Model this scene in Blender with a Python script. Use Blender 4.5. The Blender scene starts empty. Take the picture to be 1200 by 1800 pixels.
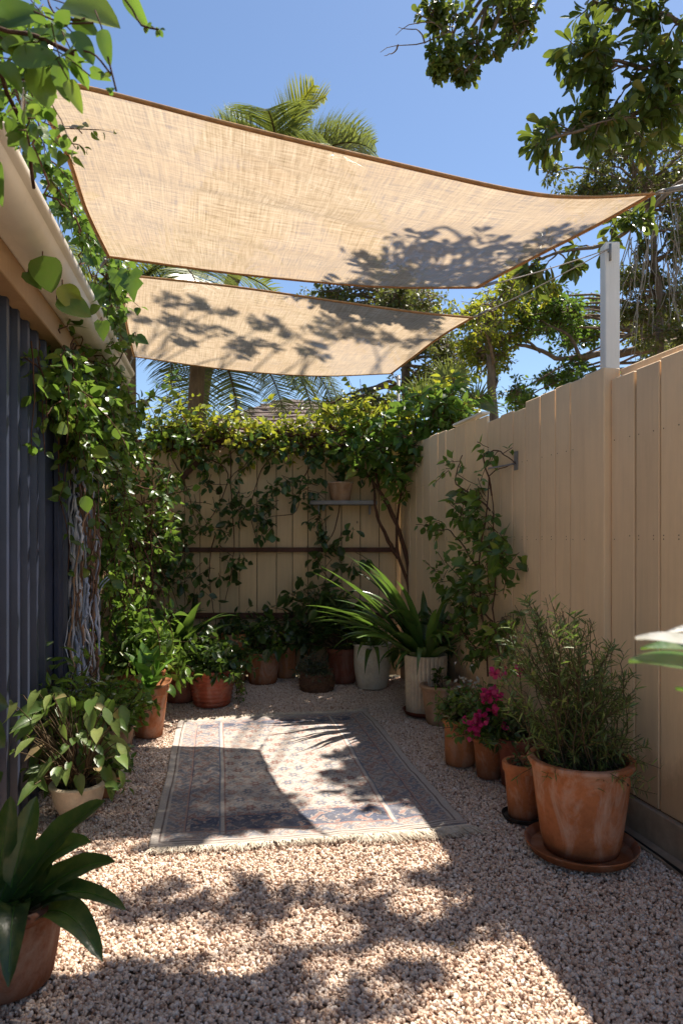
import bpy, math, random
import numpy as np
random.seed(7)
R = np.random.RandomState(11)
scn = bpy.context.scene
COL = scn.collection
PI = math.pi
CAMZ = 1.25
SUN = np.array([.345, .41, 1.0])          # direction towards the sun

def P(px, py, Y):                         # a pixel of the 1200x1800 photo at depth Y
    return np.array([(px-600)/1200*Y, Y, CAMZ+(950-py)/1200*Y])
def G(px, py):                            # a ground point seen at a pixel
    Y = 1200*CAMZ/(py-950)
    return np.array([(px-600)/1200*Y, Y, 0.])
def wallX(Y): return -.905-.175*Y
def fenceX(Y): return 1.90-.216*Y
def V(*a): return np.array(a, float)
def nrm(v):
    v = np.asarray(v, float)
    return v/(np.linalg.norm(v, axis=-1, keepdims=True)+1e-9)

# ------------------------------------------------------------------ mesh buffer
class MB:
    def __init__(s): s.v = []; s.f = []; s.n = 0; s.mi = []
    def add(s, verts, faces, m=0):
        verts = np.asarray(verts, float)
        s.v.append(verts)
        s.f.extend([tuple(i+s.n for i in f) for f in faces]); s.mi.extend([m]*len(faces))
        s.n += len(verts)
    def bulk(s, verts, faces):            # verts (N,k,3), faces template list
        N, k, _ = verts.shape
        s.v.append(verts.reshape(-1, 3))
        offs = (np.arange(N)*k+s.n)
        for f in faces:
            a = offs[:, None]+np.array(f)[None, :]
            s.f.extend(map(tuple, a.tolist()))
        s.mi.extend([0]*(N*len(faces)))
        s.n += N*k
    def box(s, x0, x1, y0, y1, z0, z1, xf=None, bev=0, m=0):
        if bev:
            b = bev
            vs = []
            for z, ins in ((z0, b), (z0+b, 0), (z1-b, 0), (z1, b)):
                for (x, y) in ((x0+ins+b*(ins == 0), y0+ins), (x1-ins-b*(ins == 0), y0+ins), (x1-ins, y0+ins+b*(ins == 0)), (x1-ins, y1-ins-b*(ins == 0)),
                               (x1-ins-b*(ins == 0), y1-ins), (x0+ins+b*(ins == 0), y1-ins), (x0+ins, y1-ins-b*(ins == 0)), (x0+ins, y0+ins+b*(ins == 0))):
                    vs.append((x, y, z))
            fs = [tuple(range(7, -1, -1)), tuple(range(24, 32))]
            for r in range(3):
                for k in range(8):
                    fs.append((r*8+k, r*8+(k+1) % 8, (r+1)*8+(k+1) % 8, (r+1)*8+k))
        else:
            vs = [(x0, y0, z0), (x1, y0, z0), (x1, y1, z0), (x0, y1, z0), (x0, y0, z1), (x1, y0, z1), (x1, y1, z1), (x0, y1, z1)]
            fs = [(3, 2, 1, 0), (4, 5, 6, 7), (0, 1, 5, 4), (1, 2, 6, 5), (2, 3, 7, 6), (3, 0, 4, 7)]
        vs = np.array(vs, float)
        if xf is not None: vs = xf(vs)
        s.add(vs, fs, m)
    def tube(s, pts, rad, k=6, cap=True):
        pts = np.asarray(pts, float); n = len(pts)
        if np.isscalar(rad): rad = np.full(n, rad)
        rad = np.asarray(rad, float)
        t = nrm(np.gradient(pts, axis=0))
        ref = V(0, 0, 1) if abs(t[0][2]) < .9 else V(1, 0, 0)
        a = nrm(np.cross(t, ref)); 
        for i in range(1, n):
            if np.dot(a[i], a[i-1]) < 0: a[i] = -a[i]
        b = np.cross(t, a)
        th = np.linspace(0, 2*PI, k, endpoint=False)
        ring = a[:, None, :]*np.cos(th)[None, :, None]+b[:, None, :]*np.sin(th)[None, :, None]
        vs = (pts[:, None, :]+ring*rad[:, None, None]).reshape(-1, 3)
        fs = []
        for i in range(n-1):
            for j in range(k):
                j2 = (j+1) % k
                fs.append((i*k+j, i*k+j2, (i+1)*k+j2, (i+1)*k+j))
        if cap: fs.append(tuple(range(k-1, -1, -1))); fs.append(tuple((n-1)*k+j for j in range(k)))
        s.add(vs, fs)
    def lathe(s, prof, c=(0, 0, 0), n=48, mod=None, tilt=None):
        c = np.asarray(c, float); k = len(prof); vs = []
        for (r, z) in prof:
            for j in range(n):
                a = 2*PI*j/n
                rr = r*(mod(a, z) if mod else 1)
                vs.append((rr*math.cos(a), rr*math.sin(a), z))
        vs = np.array(vs)
        if tilt is not None:
            ax, ay = tilt
            Rx = np.array([[1, 0, 0], [0, math.cos(ax), -math.sin(ax)], [0, math.sin(ax), math.cos(ax)]])
            Ry = np.array([[math.cos(ay), 0, math.sin(ay)], [0, 1, 0], [-math.sin(ay), 0, math.cos(ay)]])
            vs = vs@Rx.T@Ry.T
        fs = []
        for i in range(k-1):
            for j in range(n):
                j2 = (j+1) % n
                fs.append((i*n+j, i*n+j2, (i+1)*n+j2, (i+1)*n+j))
        if prof[0][0] > 1e-6: fs.append(tuple(range(n-1, -1, -1)))
        s.add(vs+c, fs)
    def obj(s, name, mat, parent=None, smooth=True, off=None):
        me = bpy.data.meshes.new(name)
        v = np.concatenate(s.v) if s.v else np.zeros((0, 3))
        if parent is not None:
            p = parent
            while p.parent: p = p.parent
            v = v-np.array(p['base'])
        elif off is not None: v = v-np.array(off)
        nf = len(s.f)
        tot = np.fromiter((len(f) for f in s.f), int, nf)
        st = np.concatenate([[0], np.cumsum(tot)[:-1]]) if nf else np.array([], int)
        lp = np.fromiter((i for f in s.f for i in f), int, int(tot.sum()))
        me.vertices.add(len(v)); me.vertices.foreach_set('co', v.ravel())
        me.loops.add(len(lp)); me.loops.foreach_set('vertex_index', lp)
        me.polygons.add(nf); me.polygons.foreach_set('loop_start', st); me.polygons.foreach_set('loop_total', tot)
        me.polygons.foreach_set('use_smooth', np.full(nf, smooth))
        for m in (mat if isinstance(mat, (list, tuple)) else [mat]): me.materials.append(m)
        if isinstance(mat, (list, tuple)): me.polygons.foreach_set('material_index', np.array(s.mi))
        me.update(calc_edges=True); me.validate()
        o = bpy.data.objects.new(name, me); COL.objects.link(o)
        if parent is not None: o.parent = parent
        elif off is not None: o.location = off
        return o

def thing(name, label, cat, base, group=None):
    o = bpy.data.objects.new(name, None); COL.objects.link(o)
    o.location = [float(b) for b in base]; o['base'] = [float(b) for b in base]
    o.empty_display_size = .1
    tag(o, label, cat, group); return o
def tag(o, label=None, cat=None, group=None, kind=None):
    if label: o['label'] = label
    if cat: o['category'] = cat
    if group: o['group'] = group
    if kind: o['kind'] = kind
    return o
def angled(o, deg=35):
    me = o.data
    try: me.set_sharp_from_angle(angle=math.radians(deg))
    except Exception: pass
    return o

# ------------------------------------------------------------------ materials
class NT:
    def __init__(s, name):
        s.m = bpy.data.materials.new(name); s.m.use_nodes = True
        s.t = s.m.node_tree; s.t.nodes.clear()
        s.out = s.t.nodes.new('ShaderNodeOutputMaterial')
    def n(s, typ, **kw):
        nd = s.t.nodes.new(typ)
        for k, v in kw.items():
            if k.startswith('_'): setattr(nd, k[1:], v)
            else: 
                key = k.replace('__', ' ')
                nd.inputs[key].default_value = v
        return nd
    def l(s, a, b): s.t.links.new(a, b)
    def coord(s, kind='Object', scale=(1, 1, 1), rot=(0, 0, 0)):
        tc = s.n('ShaderNodeTexCoord'); mp = s.n('ShaderNodeMapping')
        mp.inputs['Scale'].default_value = scale; mp.inputs['Rotation'].default_value = rot
        s.l(tc.outputs[kind], mp.inputs['Vector']); return mp.outputs[0]
    def noise(s, vec, scale, detail=4, rough=.55, dist=0):
        nd = s.n('ShaderNodeTexNoise'); nd.inputs['Scale'].default_value = scale
        nd.inputs['Detail'].default_value = detail; nd.inputs['Roughness'].default_value = rough
        nd.inputs['Distortion'].default_value = dist
        if vec is not None: s.l(vec, nd.inputs['Vector'])
        return nd.outputs['Fac']
    def ramp(s, fac, stops, interp='LINEAR'):
        nd = s.n('ShaderNodeValToRGB'); cr = nd.color_ramp; cr.interpolation = interp
        while len(cr.elements) < len(stops): cr.elements.new(.5)
        for e, (p, c) in zip(cr.elements, stops):
            e.position = p; e.color = (*c, 1) if len(c) == 3 else c
        s.l(fac, nd.inputs['Fac']); return nd.outputs['Color']
    def mix(s, fac, a, b, mode='MIX'):
        nd = s.n('ShaderNodeMix'); nd.data_type = 'RGBA'; nd.blend_type = mode
        for inp, val in ((nd.inputs[0], fac), (nd.inputs[6], a), (nd.inputs[7], b)):
            if isinstance(val, bpy.types.NodeSocket): s.l(val, inp)
            elif isinstance(val, (int, float)): inp.default_value = val
            else: inp.default_value = (*val, 1)
        return nd.outputs[2]
    def math(s, op, a, b=None):
        nd = s.n('ShaderNodeMath'); nd.operation = op
        for i, val in enumerate((a, b)):
            if val is None: continue
            if isinstance(val, bpy.types.NodeSocket): s.l(val, nd.inputs[i])
            else: nd.inputs[i].default_value = val
        return nd.outputs[0]
    def bump(s, h, strength=.3, dist=.01, nrm=None):
        nd = s.n('ShaderNodeBump'); nd.inputs['Strength'].default_value = strength; nd.inputs['Distance'].default_value = dist
        s.l(h, nd.inputs['Height'])
        if nrm is not None: s.l(nrm, nd.inputs['Normal'])
        return nd.outputs[0]
    def pbsdf(s, col, rough=.7, spec=.5, normal=None, metal=0):
        nd = s.n('ShaderNodeBsdfPrincipled')
        for key, val in (('Base Color', col), ('Roughness', rough), ('Specular IOR Level', spec), ('Metallic', metal)):
            if isinstance(val, bpy.types.NodeSocket): s.l(val, nd.inputs[key])
            elif isinstance(val, (int, float)): nd.inputs[key].default_value = val
            else: nd.inputs[key].default_value = (*val, 1)
        if normal is not None: s.l(normal, nd.inputs['Normal'])
        return nd.outputs[0]
    def done(s, sh): s.l(sh, s.out.inputs['Surface']); return s.m

def leaf_mat(name, stops, trans=.35, rough=.38, spec=.5, tcol=(.25, .42, .05)):
    t = NT(name)
    geo = t.n('ShaderNodeNewGeometry'); rnd = geo.outputs['Random Per Island']
    col = t.ramp(rnd, stops)
    vec = t.coord('Object'); nz = t.noise(vec, 35, 3)
    col = t.mix(t.ramp(nz, [(.40, (0, 0, 0)), (.78, (.45, .45, .45))]), col, (.18, .18, .05), 'MIX')
    col = t.mix(t.ramp(t.noise(vec, 120, 5, .7), [(.62, (0, 0, 0)), (.74, (.5, .5, .5))]), col, (.16, .11, .05))
    col = t.mix(t.ramp(t.noise(vec, 3.0, 2), [(.3, (.7, .7, .7)), (.7, (1.15, 1.15, 1.15))]), (0, 0, 0), col)
    bp = t.bump(t.noise(vec, 90, 2), .25, .004)
    p = t.pbsdf(col, rough, spec, bp)
    tr = t.n('ShaderNodeBsdfTranslucent')
    tc = t.mix(.65, col, tcol); t.l(tc, tr.inputs['Color'])
    mx = t.n('ShaderNodeMixShader'); mx.inputs[0].default_value = trans
    t.l(p, mx.inputs[1]); t.l(tr.outputs[0], mx.inputs[2])
    return t.done(mx.outputs[0])

def terracotta(name, c, bloom=.5, dark=.5, rough=.85, wash=(.62, .5, .4)):
    t = NT(name); vec = t.coord('Object')
    c = np.array(c)
    col = t.ramp(t.noise(vec, 7, 6, .6), [(.3, tuple(c*.72)), (.5, tuple(c)), (.75, tuple(np.minimum(c*1.25, .8)))])
    col = t.mix(t.ramp(t.noise(vec, 60, 3), [(.45, (0, 0, 0)), (.7, (.35, .35, .35))]), col, tuple(c*.6))
    v2 = t.coord('Object', (1, 1, .45))
    col = t.mix(t.ramp(t.noise(v2, 9, 7, .68, .6), [(.47, (0, 0, 0)), (.66, (bloom, bloom, bloom))]), col, wash)
    # damp, soiled band near the foot
    sx = t.n('ShaderNodeSeparateXYZ'); t.l(vec, sx.inputs[0])
    zz = t.math('ADD', sx.outputs['Z'], t.math('MULTIPLY', t.noise(vec, 12, 4), .1))
    col = t.mix(t.ramp(zz, [(.045, (dark, dark, dark)), (.14, (0, 0, 0))]), col, tuple(c*.3))
    h = t.math('ADD', t.noise(vec, 130, 3), t.math('MULTIPLY', t.noise(t.coord('Object', (1, 1, 14)), 6, 2), .8))
    return t.done(t.pbsdf(col, rough, .25, t.bump(h, .35, .004)))

def paint_wood(name, c, streak=.14):
    t = NT(name); c = np.array(c)
    geo = t.n('ShaderNodeNewGeometry')
    vec = t.coord('Object'); vs = t.coord('Object', (9, 9, .7))
    col = t.ramp(t.noise(vs, 4, 6, .6), [(.3, tuple(c*(1-streak))), (.55, tuple(c)), (.8, tuple(c*(1+streak*.6)))])
    col = t.mix(.55, col, t.ramp(geo.outputs['Random Per Island'], [(0, tuple(c*.84)), (.5, tuple(c)), (1, tuple(c*[1.1, 1.07, 1.0]))]))
    col = t.mix(t.ramp(t.noise(vec, 1.6, 5, .65), [(.45, (0, 0, 0)), (.8, (.32, .32, .32))]), col, tuple(c*[.62, .56, .5]))
    # chips and knots
    vo = t.n('ShaderNodeTexVoronoi'); vo.inputs['Scale'].default_value = 5.5; t.l(t.coord('Object', (1, 1, .6)), vo.inputs['Vector'])
    col = t.mix(t.ramp(vo.outputs['Distance'], [(.03, (.8, .8, .8)), (.055, (0, 0, 0))]), col, (.12, .07, .04))
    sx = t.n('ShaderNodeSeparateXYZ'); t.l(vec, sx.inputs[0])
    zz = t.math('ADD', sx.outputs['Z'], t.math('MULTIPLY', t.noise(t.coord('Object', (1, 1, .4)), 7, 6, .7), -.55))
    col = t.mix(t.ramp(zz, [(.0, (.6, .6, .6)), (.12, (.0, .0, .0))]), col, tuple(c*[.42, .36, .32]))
    h = t.math('ADD', t.noise(vs, 9, 5), t.math('MULTIPLY', t.noise(vec, 4, 3), .6))
    return t.done(t.pbsdf(col, .62, .3, t.bump(h, .28, .006)))

def simple(name, c, rough=.7, spec=.4, var=.15, scale=12, bumps=.15, metal=0):
    t = NT(name); c = np.array(c); vec = t.coord('Object')
    col = t.ramp(t.noise(vec, scale, 6, .6), [(.3, tuple(c*(1-var))), (.7, tuple(c*(1+var)))])
    return t.done(t.pbsdf(col, rough, spec, t.bump(t.noise(vec, scale*6, 3), bumps, .005), metal))

def bark(name, c, sc=(8, 8, 1.2)):
    t = NT(name); c = np.array(c); vec = t.coord('Object', sc)
    nz = t.noise(vec, 6, 8, .7)
    col = t.ramp(nz, [(.3, tuple(c*.45)), (.6, tuple(c)), (.8, tuple(np.minimum(c*1.7, .7)))])
    return t.done(t.pbsdf(col, .9, .2, t.bump(nz, .8, .02)))

M = {}
M['vine'] = leaf_mat('vine_leaf', [(0, (0.0415, 0.0905, 0.0183)), (0.45, (0.0849, 0.174, 0.0274)), (0.85, (0.1602, 0.2698, 0.038)), (1, (0.3205, 0.348, 0.0457))], .36, .3)
M['vine_sunlit'] = leaf_mat('vine_leaf_sun_tint', [(0, (0.0719, 0.1518, 0.023)), (0.5, (0.1869, 0.276, 0.0345)), (0.85, (0.3737, 0.4002, 0.0345)), (1, (0.6038, 0.4416, 0.0345))], .42, .35, tcol=(.5, .52, .04))  # brighter, yellower copy of the vine leaf with sunlight put into the colour
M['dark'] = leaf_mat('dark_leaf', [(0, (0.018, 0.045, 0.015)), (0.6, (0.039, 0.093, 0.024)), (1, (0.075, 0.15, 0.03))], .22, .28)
M['clivia'] = leaf_mat('strap_leaf', [(0, (0.0338, 0.081, 0.0243)), (0.6, (0.0675, 0.1553, 0.0338)), (1, (0.135, 0.243, 0.0473))], .25, .26)
M['front'] = leaf_mat('front_leaf', [(0, (0.0182, 0.0468, 0.0156)), (1, (0.0455, 0.1105, 0.026))], .16, .3)
M['lime'] = leaf_mat('lime_leaf', [(0, (.06, .17, .03)), (1, (.12, .28, .045))], .4, .35, tcol=(.3, .6, .07))
M['arrow'] = leaf_mat('arrow_leaf', [(0, (0.0575, 0.121, 0.025)), (0.55, (0.1265, 0.209, 0.045)), (0.85, (0.23, 0.286, 0.08)), (1, (0.46, 0.297, 0.18))], .35, .4)
M['rosemary'] = leaf_mat('needle_leaf', [(0, (0.078, 0.117, 0.039)), (0.6, (0.143, 0.2015, 0.0585)), (1, (0.26, 0.325, 0.0715))], .3, .5)
M['fig'] = leaf_mat('fig_leaf', [(0, (0.045, 0.075, 0.021)), (0.6, (0.09, 0.1425, 0.03)), (0.9, (0.165, 0.225, 0.045)), (1, (0.33, 0.225, 0.06))], .3, .3, tcol=(.28, .36, .04))
M['olive'] = leaf_mat('olive_leaf', [(0, (0.0768, 0.096, 0.0317)), (0.6, (0.144, 0.1728, 0.0458)), (1, (0.2688, 0.2496, 0.0528))], .3, .45, tcol=(.26, .3, .05))
M['palm'] = leaf_mat('palm_leaf', [(0, (0.0607, 0.1013, 0.0473)), (0.6, (0.1215, 0.1688, 0.0675)), (1, (0.27, 0.3105, 0.0675))], .3, .3, tcol=(.36, .42, .06))
M['palmyellow'] = leaf_mat('palm_leaf_yellow', [(0, (.2, .24, .03)), (1, (.42, .40, .05))], .45, .35, tcol=(.6, .6, .05))
M['grey'] = leaf_mat('grey_leaf', [(0, (.05, .06, .045)), (1, (.12, .13, .10))], .2, .5)
M['petal'] = leaf_mat('petal', [(0, (.55, .01, .13)), (1, (.75, .03, .25))], .35, .5, tcol=(.85, .03, .3))
M['whitepetal'] = leaf_mat('pale_petal', [(0, (.6, .58, .5)), (1, (.75, .73, .68))], .35, .5, tcol=(.7, .7, .6))
M['stem'] = bark('green_brown_stem', (.13, .09, .05))
M['wood'] = bark('vine_wood', (.15, .075, .045))
M['bark'] = bark('tree_bark', (.26, .19, .14), (3, 3, .6))
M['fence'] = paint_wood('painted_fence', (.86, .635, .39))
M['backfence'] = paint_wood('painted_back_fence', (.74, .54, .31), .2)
M['rail'] = simple('dark_rail', (.10, .045, .03), .7, .3, .3)
M['plinth'] = simple('plinth_board', (.34, .25, .17), .8, .3, .25)
M['gap'] = simple('gap_shade', (.07, .045, .03), .9, .1)  # dark colour that makes the board gaps read as shade
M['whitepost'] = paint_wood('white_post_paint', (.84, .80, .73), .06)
M['gutter'] = simple('gutter_paint', (.82, .76, .66), .45, .4, .1, 4, .05)
M['timber'] = paint_wood('timber_beam', (.45, .28, .15))
M['cladding'] = simple('dark_cladding', (.038, .046, .078), .40, .5, .25, 5, .05)
M['roof'] = simple('roof_sheet', (.30, .27, .24), .6, .4, .2, 3)
M['tile'] = simple('roof_tile', (.20, .15, .13), .8, .3, .25, 6)
M['render'] = simple('house_wall', (.45, .38, .30), .8, .3, .1, 3)
M['soil'] = simple('soil', (.035, .024, .017), .95, .1, .4, 40, .9)
M['metal'] = simple('grey_metal', (.22, .21, .20), .5, .4, .2, 10, .05)
M['rope'] = simple('rope', (.40, .34, .28), .8, .2)
M['hem'] = simple('sail_hem', (.50, .27, .12), .8, .2, .25, 30)
M['cable'] = simple('black_cable', (.012, .012, .012), .5, .4)
M['pebblebase'] = simple('gravel_bed', (.16, .105, .075), .95, .1, .3, 60, .8)
M['ground'] = simple('ground_earth', (.16, .13, .08), .95, .1, .3, 3, .5)
M['pot_orange'] = terracotta('terracotta_orange', (.52, .20, .08), .4, .6)
M['pot_brown'] = terracotta('terracotta_brown', (.42, .15, .06), .5, .7)
M['pot_red'] = terracotta('terracotta_red', (.36, .085, .045), .25, .4, .45)
M['pot_deep'] = terracotta('terracotta_deep', (.24, .07, .04), .2, .5, .7)
M['pot_pale'] = terracotta('terracotta_pale', (.50, .30, .18), .6, .4)
M['pot_cream'] = terracotta('cream_glaze', (.72, .58, .42), .25, .25, .5, (.5, .4, .3))
M['pot_white'] = terracotta('white_glaze', (.82, .74, .60), .15, .2, .4, (.55, .46, .36))
M['pot_dark'] = terracotta('dark_plastic', (.035, .025, .02), .1, .2, .6)
M['wicker'] = simple('wicker', (.16, .085, .05), .8, .3, .35, 30, .4)

M['pot_umber'] = terracotta('terracotta_umber', (.26, .095, .045), .4, .6)
# rug: colours woven into the mesh as a colour attribute
t = NT('rug_wool')
ca = t.n('ShaderNodeVertexColor'); ca.layer_name = 'weave'
vec = t.coord('Object')
col = t.mix(t.ramp(t.noise(vec, 5, 5, .65), [(.45, (0, 0, 0)), (.8, (.4, .4, .4))]), ca.outputs['Color'], (.56, .49, .42))
col = t.mix(t.ramp(t.noise(vec, 300, 2), [(.3, (.0, .0, .0)), (.7, (.16, .16, .16))]), col, (.12, .09, .07))
M['rug'] = t.done(t.pbsdf(col, .95, .1, t.bump(t.math('ADD', t.noise(vec, 420, 2), t.noise(t.coord('Object', (1, 40, 1)), 14, 2)), .6, .004)))
M['fringe'] = simple('fringe_yarn', (.68, .60, .49), .95, .1, .2, 30)

# pebbles
t = NT('pebbles')
oi = t.n('ShaderNodeObjectInfo')
col = t.ramp(oi.outputs['Random'], [(0, (.30, .17, .11)), (.10, (.55, .385, .28)), (.35, (.70, .54, .415)), (.75, (.78, .64, .515)), (.93, (.86, .77, .68)), (1, (.42, .25, .15))])
col = t.mix(t.ramp(t.noise(t.coord('Object'), 90, 3), [(.4, (0, 0, 0)), (.75, (.4, .4, .4))]), col, (.42, .28, .2))
M['pebble'] = t.done(t.pbsdf(col, .75, .3))

# sail cloth: two thread directions, thin enough to glow and to leak a little sun
t = NT('sail_cloth')
ua = t.coord('UV', (16, 340, 1)); ub = t.coord('UV', (300, 14, 1))
na = t.noise(ua, 1, 4, .7); nb = t.noise(ub, 1, 4, .7)
wv = t.math('ADD', na, nb)
big = t.noise(t.coord('UV', (3, 7, 1)), 1, 4, .6)
col = t.ramp(wv, [(.38, (.56, .37, .20)), (.62, (.74, .55, .34)), (.85, (.84, .68, .47))])
wv2 = t.math('MULTIPLY', wv, .5)
col = t.ramp(wv2, [(.36, (.31, .23, .14)), (.5, (.435, .335, .225)), (.62, (.545, .44, .32))])
col = t.mix(t.ramp(big, [(.4, (0, 0, 0)), (.75, (.4, .4, .4))]), col, (.40, .275, .16))
bp = t.bump(wv2, .5, .003)
df = t.n('ShaderNodeBsdfDiffuse'); t.l(col, df.inputs['Color']); t.l(bp, df.inputs['Normal'])
tr = t.n('ShaderNodeBsdfTranslucent'); t.l(col, tr.inputs['Color']); t.l(bp, tr.inputs['Normal'])
tp = t.n('ShaderNodeBsdfTransparent')
m1 = t.n('ShaderNodeMixShader'); m1.inputs[0].default_value = .62; t.l(df.outputs[0], m1.inputs[1]); t.l(tr.outputs[0], m1.inputs[2])
m2 = t.n('ShaderNodeMixShader'); t.l(m1.outputs[0], m2.inputs[1]); t.l(tp.outputs[0], m2.inputs[2])
t.l(t.ramp(wv2, [(.33, (.35, .35, .35)), (.5, (.04, .04, .04)), (.6, (.0, .0, .0))]), m2.inputs[0])
M['sail'] = t.done(m2.outputs[0])

# shaggy trunk; its white strands carry the sunlight in their colour
t = NT('peeling_bark'); vec = t.coord('Object', (1, 1, 1)); geo = t.n('ShaderNodeNewGeometry')
col = t.ramp(geo.outputs['Random Per Island'], [(0, (.85, .84, .86)), (.35, (.50, .56, .68)), (.62, (.26, .14, .08)), (.8, (.62, .38, .22))], 'CONSTANT')
nz = t.noise(t.coord('Object', (6, 6, 1)), 8, 6, .7)
col = t.mix(t.ramp(nz, [(.4, (0, 0, 0)), (.6, (.45, .45, .45))]), col, (.12, .09, .08))
M['peel'] = t.done(t.pbsdf(col, .7, .3, t.bump(nz, .6, .01)))

# ------------------------------------------------------------------ leaves
def tmpl(kind):
    if kind == 'tiny':
        v = [(0, 0, 0), (-.5, .45, .12), (0, 1, -.08), (.5, .45, .12)]
        return np.array(v, float), [(0, 1, 2), (0, 2, 3)]
    if kind == 'needle':
        v = [(-.3, 0, 0), (.3, 0, 0), (.5, .6, .02), (-.5, .6, .02), (0, 1, -.05)]
        return np.array(v, float), [(0, 1, 2, 3), (3, 2, 4)]
    shapes = {'oval': [(0, 0), (.12, .28), (.35, .48), (.6, .46), (.85, .24), (1, 0)],
              'obov': [(0, 0), (.2, .2), (.5, .40), (.75, .5), (.93, .30), (1, 0)],
              'heart': [(0, 0), (-.08, .28), (.12, .5), (.45, .44), (.75, .22), (1, 0)],
              'lance': [(0, 0), (.15, .30), (.4, .5), (.65, .40), (.85, .18), (1, 0)],
              'lobed': [(0, 0), (-.1, .32), (.15, .55), (.3, .34), (.48, .5), (.66, .22), (1, 0)]}
    st = shapes[kind]; v = []; n = len(st)
    for i, (y, w) in enumerate(st):
        z = -.22*y*y
        ym = max(y, 0) if i else 0
        if i in (0, n-1): v.append((0, y, z))
        else: v += [(-w, y, z+.16*w), (0, ym, z-.02), (w, y, z+.16*w)]
    f = [(0, 2, 1), (0, 3, 2)]
    for i in range(n-3):
        a = 1+3*i; f += [(a, a+1, a+4, a+3), (a+1, a+2, a+5, a+4)]
    a = 1+3*(n-3); f += [(a, a+1, a+3), (a+1, a+2, a+3)]
    return np.array(v, float), f
def smooth_tmpl(fn, n=10, fold=.14):
    v = [(0, 0, 0)]; f = []
    for i in range(1, n):
        y = i/n; w = fn(y); z = -.22*y*y
        v += [(-w, y, z+fold*w), (-w*.5, y, z+fold*.3*w), (0, y, z-.015), (w*.5, y, z+fold*.3*w), (w, y, z+fold*w)]
    v.append((0, 1, -.22)); e = len(v)-1
    f += [(0, 2+j, 1+j) for j in range(4)]
    for i in range(n-2):
        a = 1+5*i; f += [(a+j, a+j+1, a+j+6, a+j+5) for j in range(4)]
    a = 1+5*(n-2); f += [(a+j, a+j+1, e) for j in range(4)]
    return np.array(v), f
SM = {'round': smooth_tmpl(lambda y: .5*math.sin(PI*y**.85)**.62), 'roundheart': smooth_tmpl(lambda y: .5*(math.sin(PI*y**.62)**.7))}
TM = {k: tmpl(k) for k in ('tiny', 'needle', 'oval', 'obov', 'heart', 'lance', 'lobed')}

def put_leaves(mb, pos, d, nr, length, width, kind='oval'):
    pos = np.asarray(pos, float); d = nrm(d); N = len(pos)
    if N == 0: return
    x = nrm(np.cross(d, nr)); n = np.cross(x, d)
    tv, tf = TM[kind] if kind in TM else SM[kind]
    length = np.broadcast_to(length, N); width = np.broadcast_to(width, N)
    bend = R.uniform(.2, 1.8, N)
    q = np.repeat(tv[None], N, 0)
    q = q.copy()
    q[:, :, 2] = np.where(True, q[:, :, 2]*bend[:, None], 0)
    lx = q[:, :, 0]*width[:, None]; ly = q[:, :, 1]*length[:, None]; lz = q[:, :, 2]*length[:, None]
    vs = pos[:, None, :]+lx[..., None]*x[:, None, :]+ly[..., None]*d[:, None, :]+lz[..., None]*n[:, None, :]
    mb.bulk(vs, tf)

def bez(a, b, c, n=12):
    t_ = np.linspace(0, 1, n)[:, None]
    return (1-t_)**2*a+2*(1-t_)*t_*b+t_**2*c
def bez3(a, b, c, d, n=16):
    t_ = np.linspace(0, 1, n)[:, None]
    return (1-t_)**3*a+3*(1-t_)**2*t_*b+3*(1-t_)*t_**2*c+t_**3*d
def wiggle(p, amp):
    n = len(p); w = np.cumsum(R.normal(0, amp, (n, 3)), 0)
    w -= np.linspace(0, 1, n)[:, None]*w[-1]; return p+w

def along(lm, path, n, size, kind='oval', ratio=.55, t0=.15, up=.5, droop=.2, spread=1., jit=.3, out=None, petiole=.25, sm=None):
    """leaves set along a stem"""
    path = np.asarray(path); m = len(path)
    tt = R.uniform(t0, 1, n)**.9; f = tt*(m-1); i = np.minimum(f.astype(int), m-2); fr = (f-i)[:, None]
    pos = path[i]*(1-fr)+path[i+1]*fr
    tan = nrm(path[i+1]-path[i])
    rd = nrm(R.normal(0, 1, (n, 3)))
    side = nrm(rd-np.sum(rd*tan, 1, keepdims=True)*tan)
    d = tan*.45+side*spread+V(0, 0, -droop)+(0 if out is None else np.asarray(out)*.8)
    nr = V(0, 0, 1)*up+R.normal(0, jit, (n, 3))+(0 if out is None else np.asarray(out)*.6)
    s = size*R.uniform(.55, 1.25, n)
    base = pos+nrm(d)*(s*petiole)[:, None]
    put_leaves(lm, base, d, nr, s, s*ratio*R.uniform(.8, 1.2, n), kind)

def rosette_tip(lm, p, tan, size, n, kind, ratio, droop=.25):
    th = R.uniform(0, 2*PI)+np.arange(n)*2.4
    tan = nrm(tan); ref = V(0, 0, 1) if abs(tan[2]) < .9 else V(1, 0, 0)
    a = nrm(np.cross(tan, ref)); b = np.cross(tan, a)
    lean = R.uniform(.3, 1.3, n)[:, None]
    d = tan*.6+(np.cos(th)[:, None]*a+np.sin(th)[:, None]*b)*lean+V(0, 0, -droop)
    pos = np.repeat([p], n, 0)-tan*R.uniform(0, size*.8, n)[:, None]
    s = size*R.uniform(.6, 1.15, n)
    put_leaves(lm, pos+nrm(d)*.01, d, tan*.7+V(0, 0, .6)+R.normal(0, .25, (n, 3)), s, s*ratio, kind)

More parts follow.
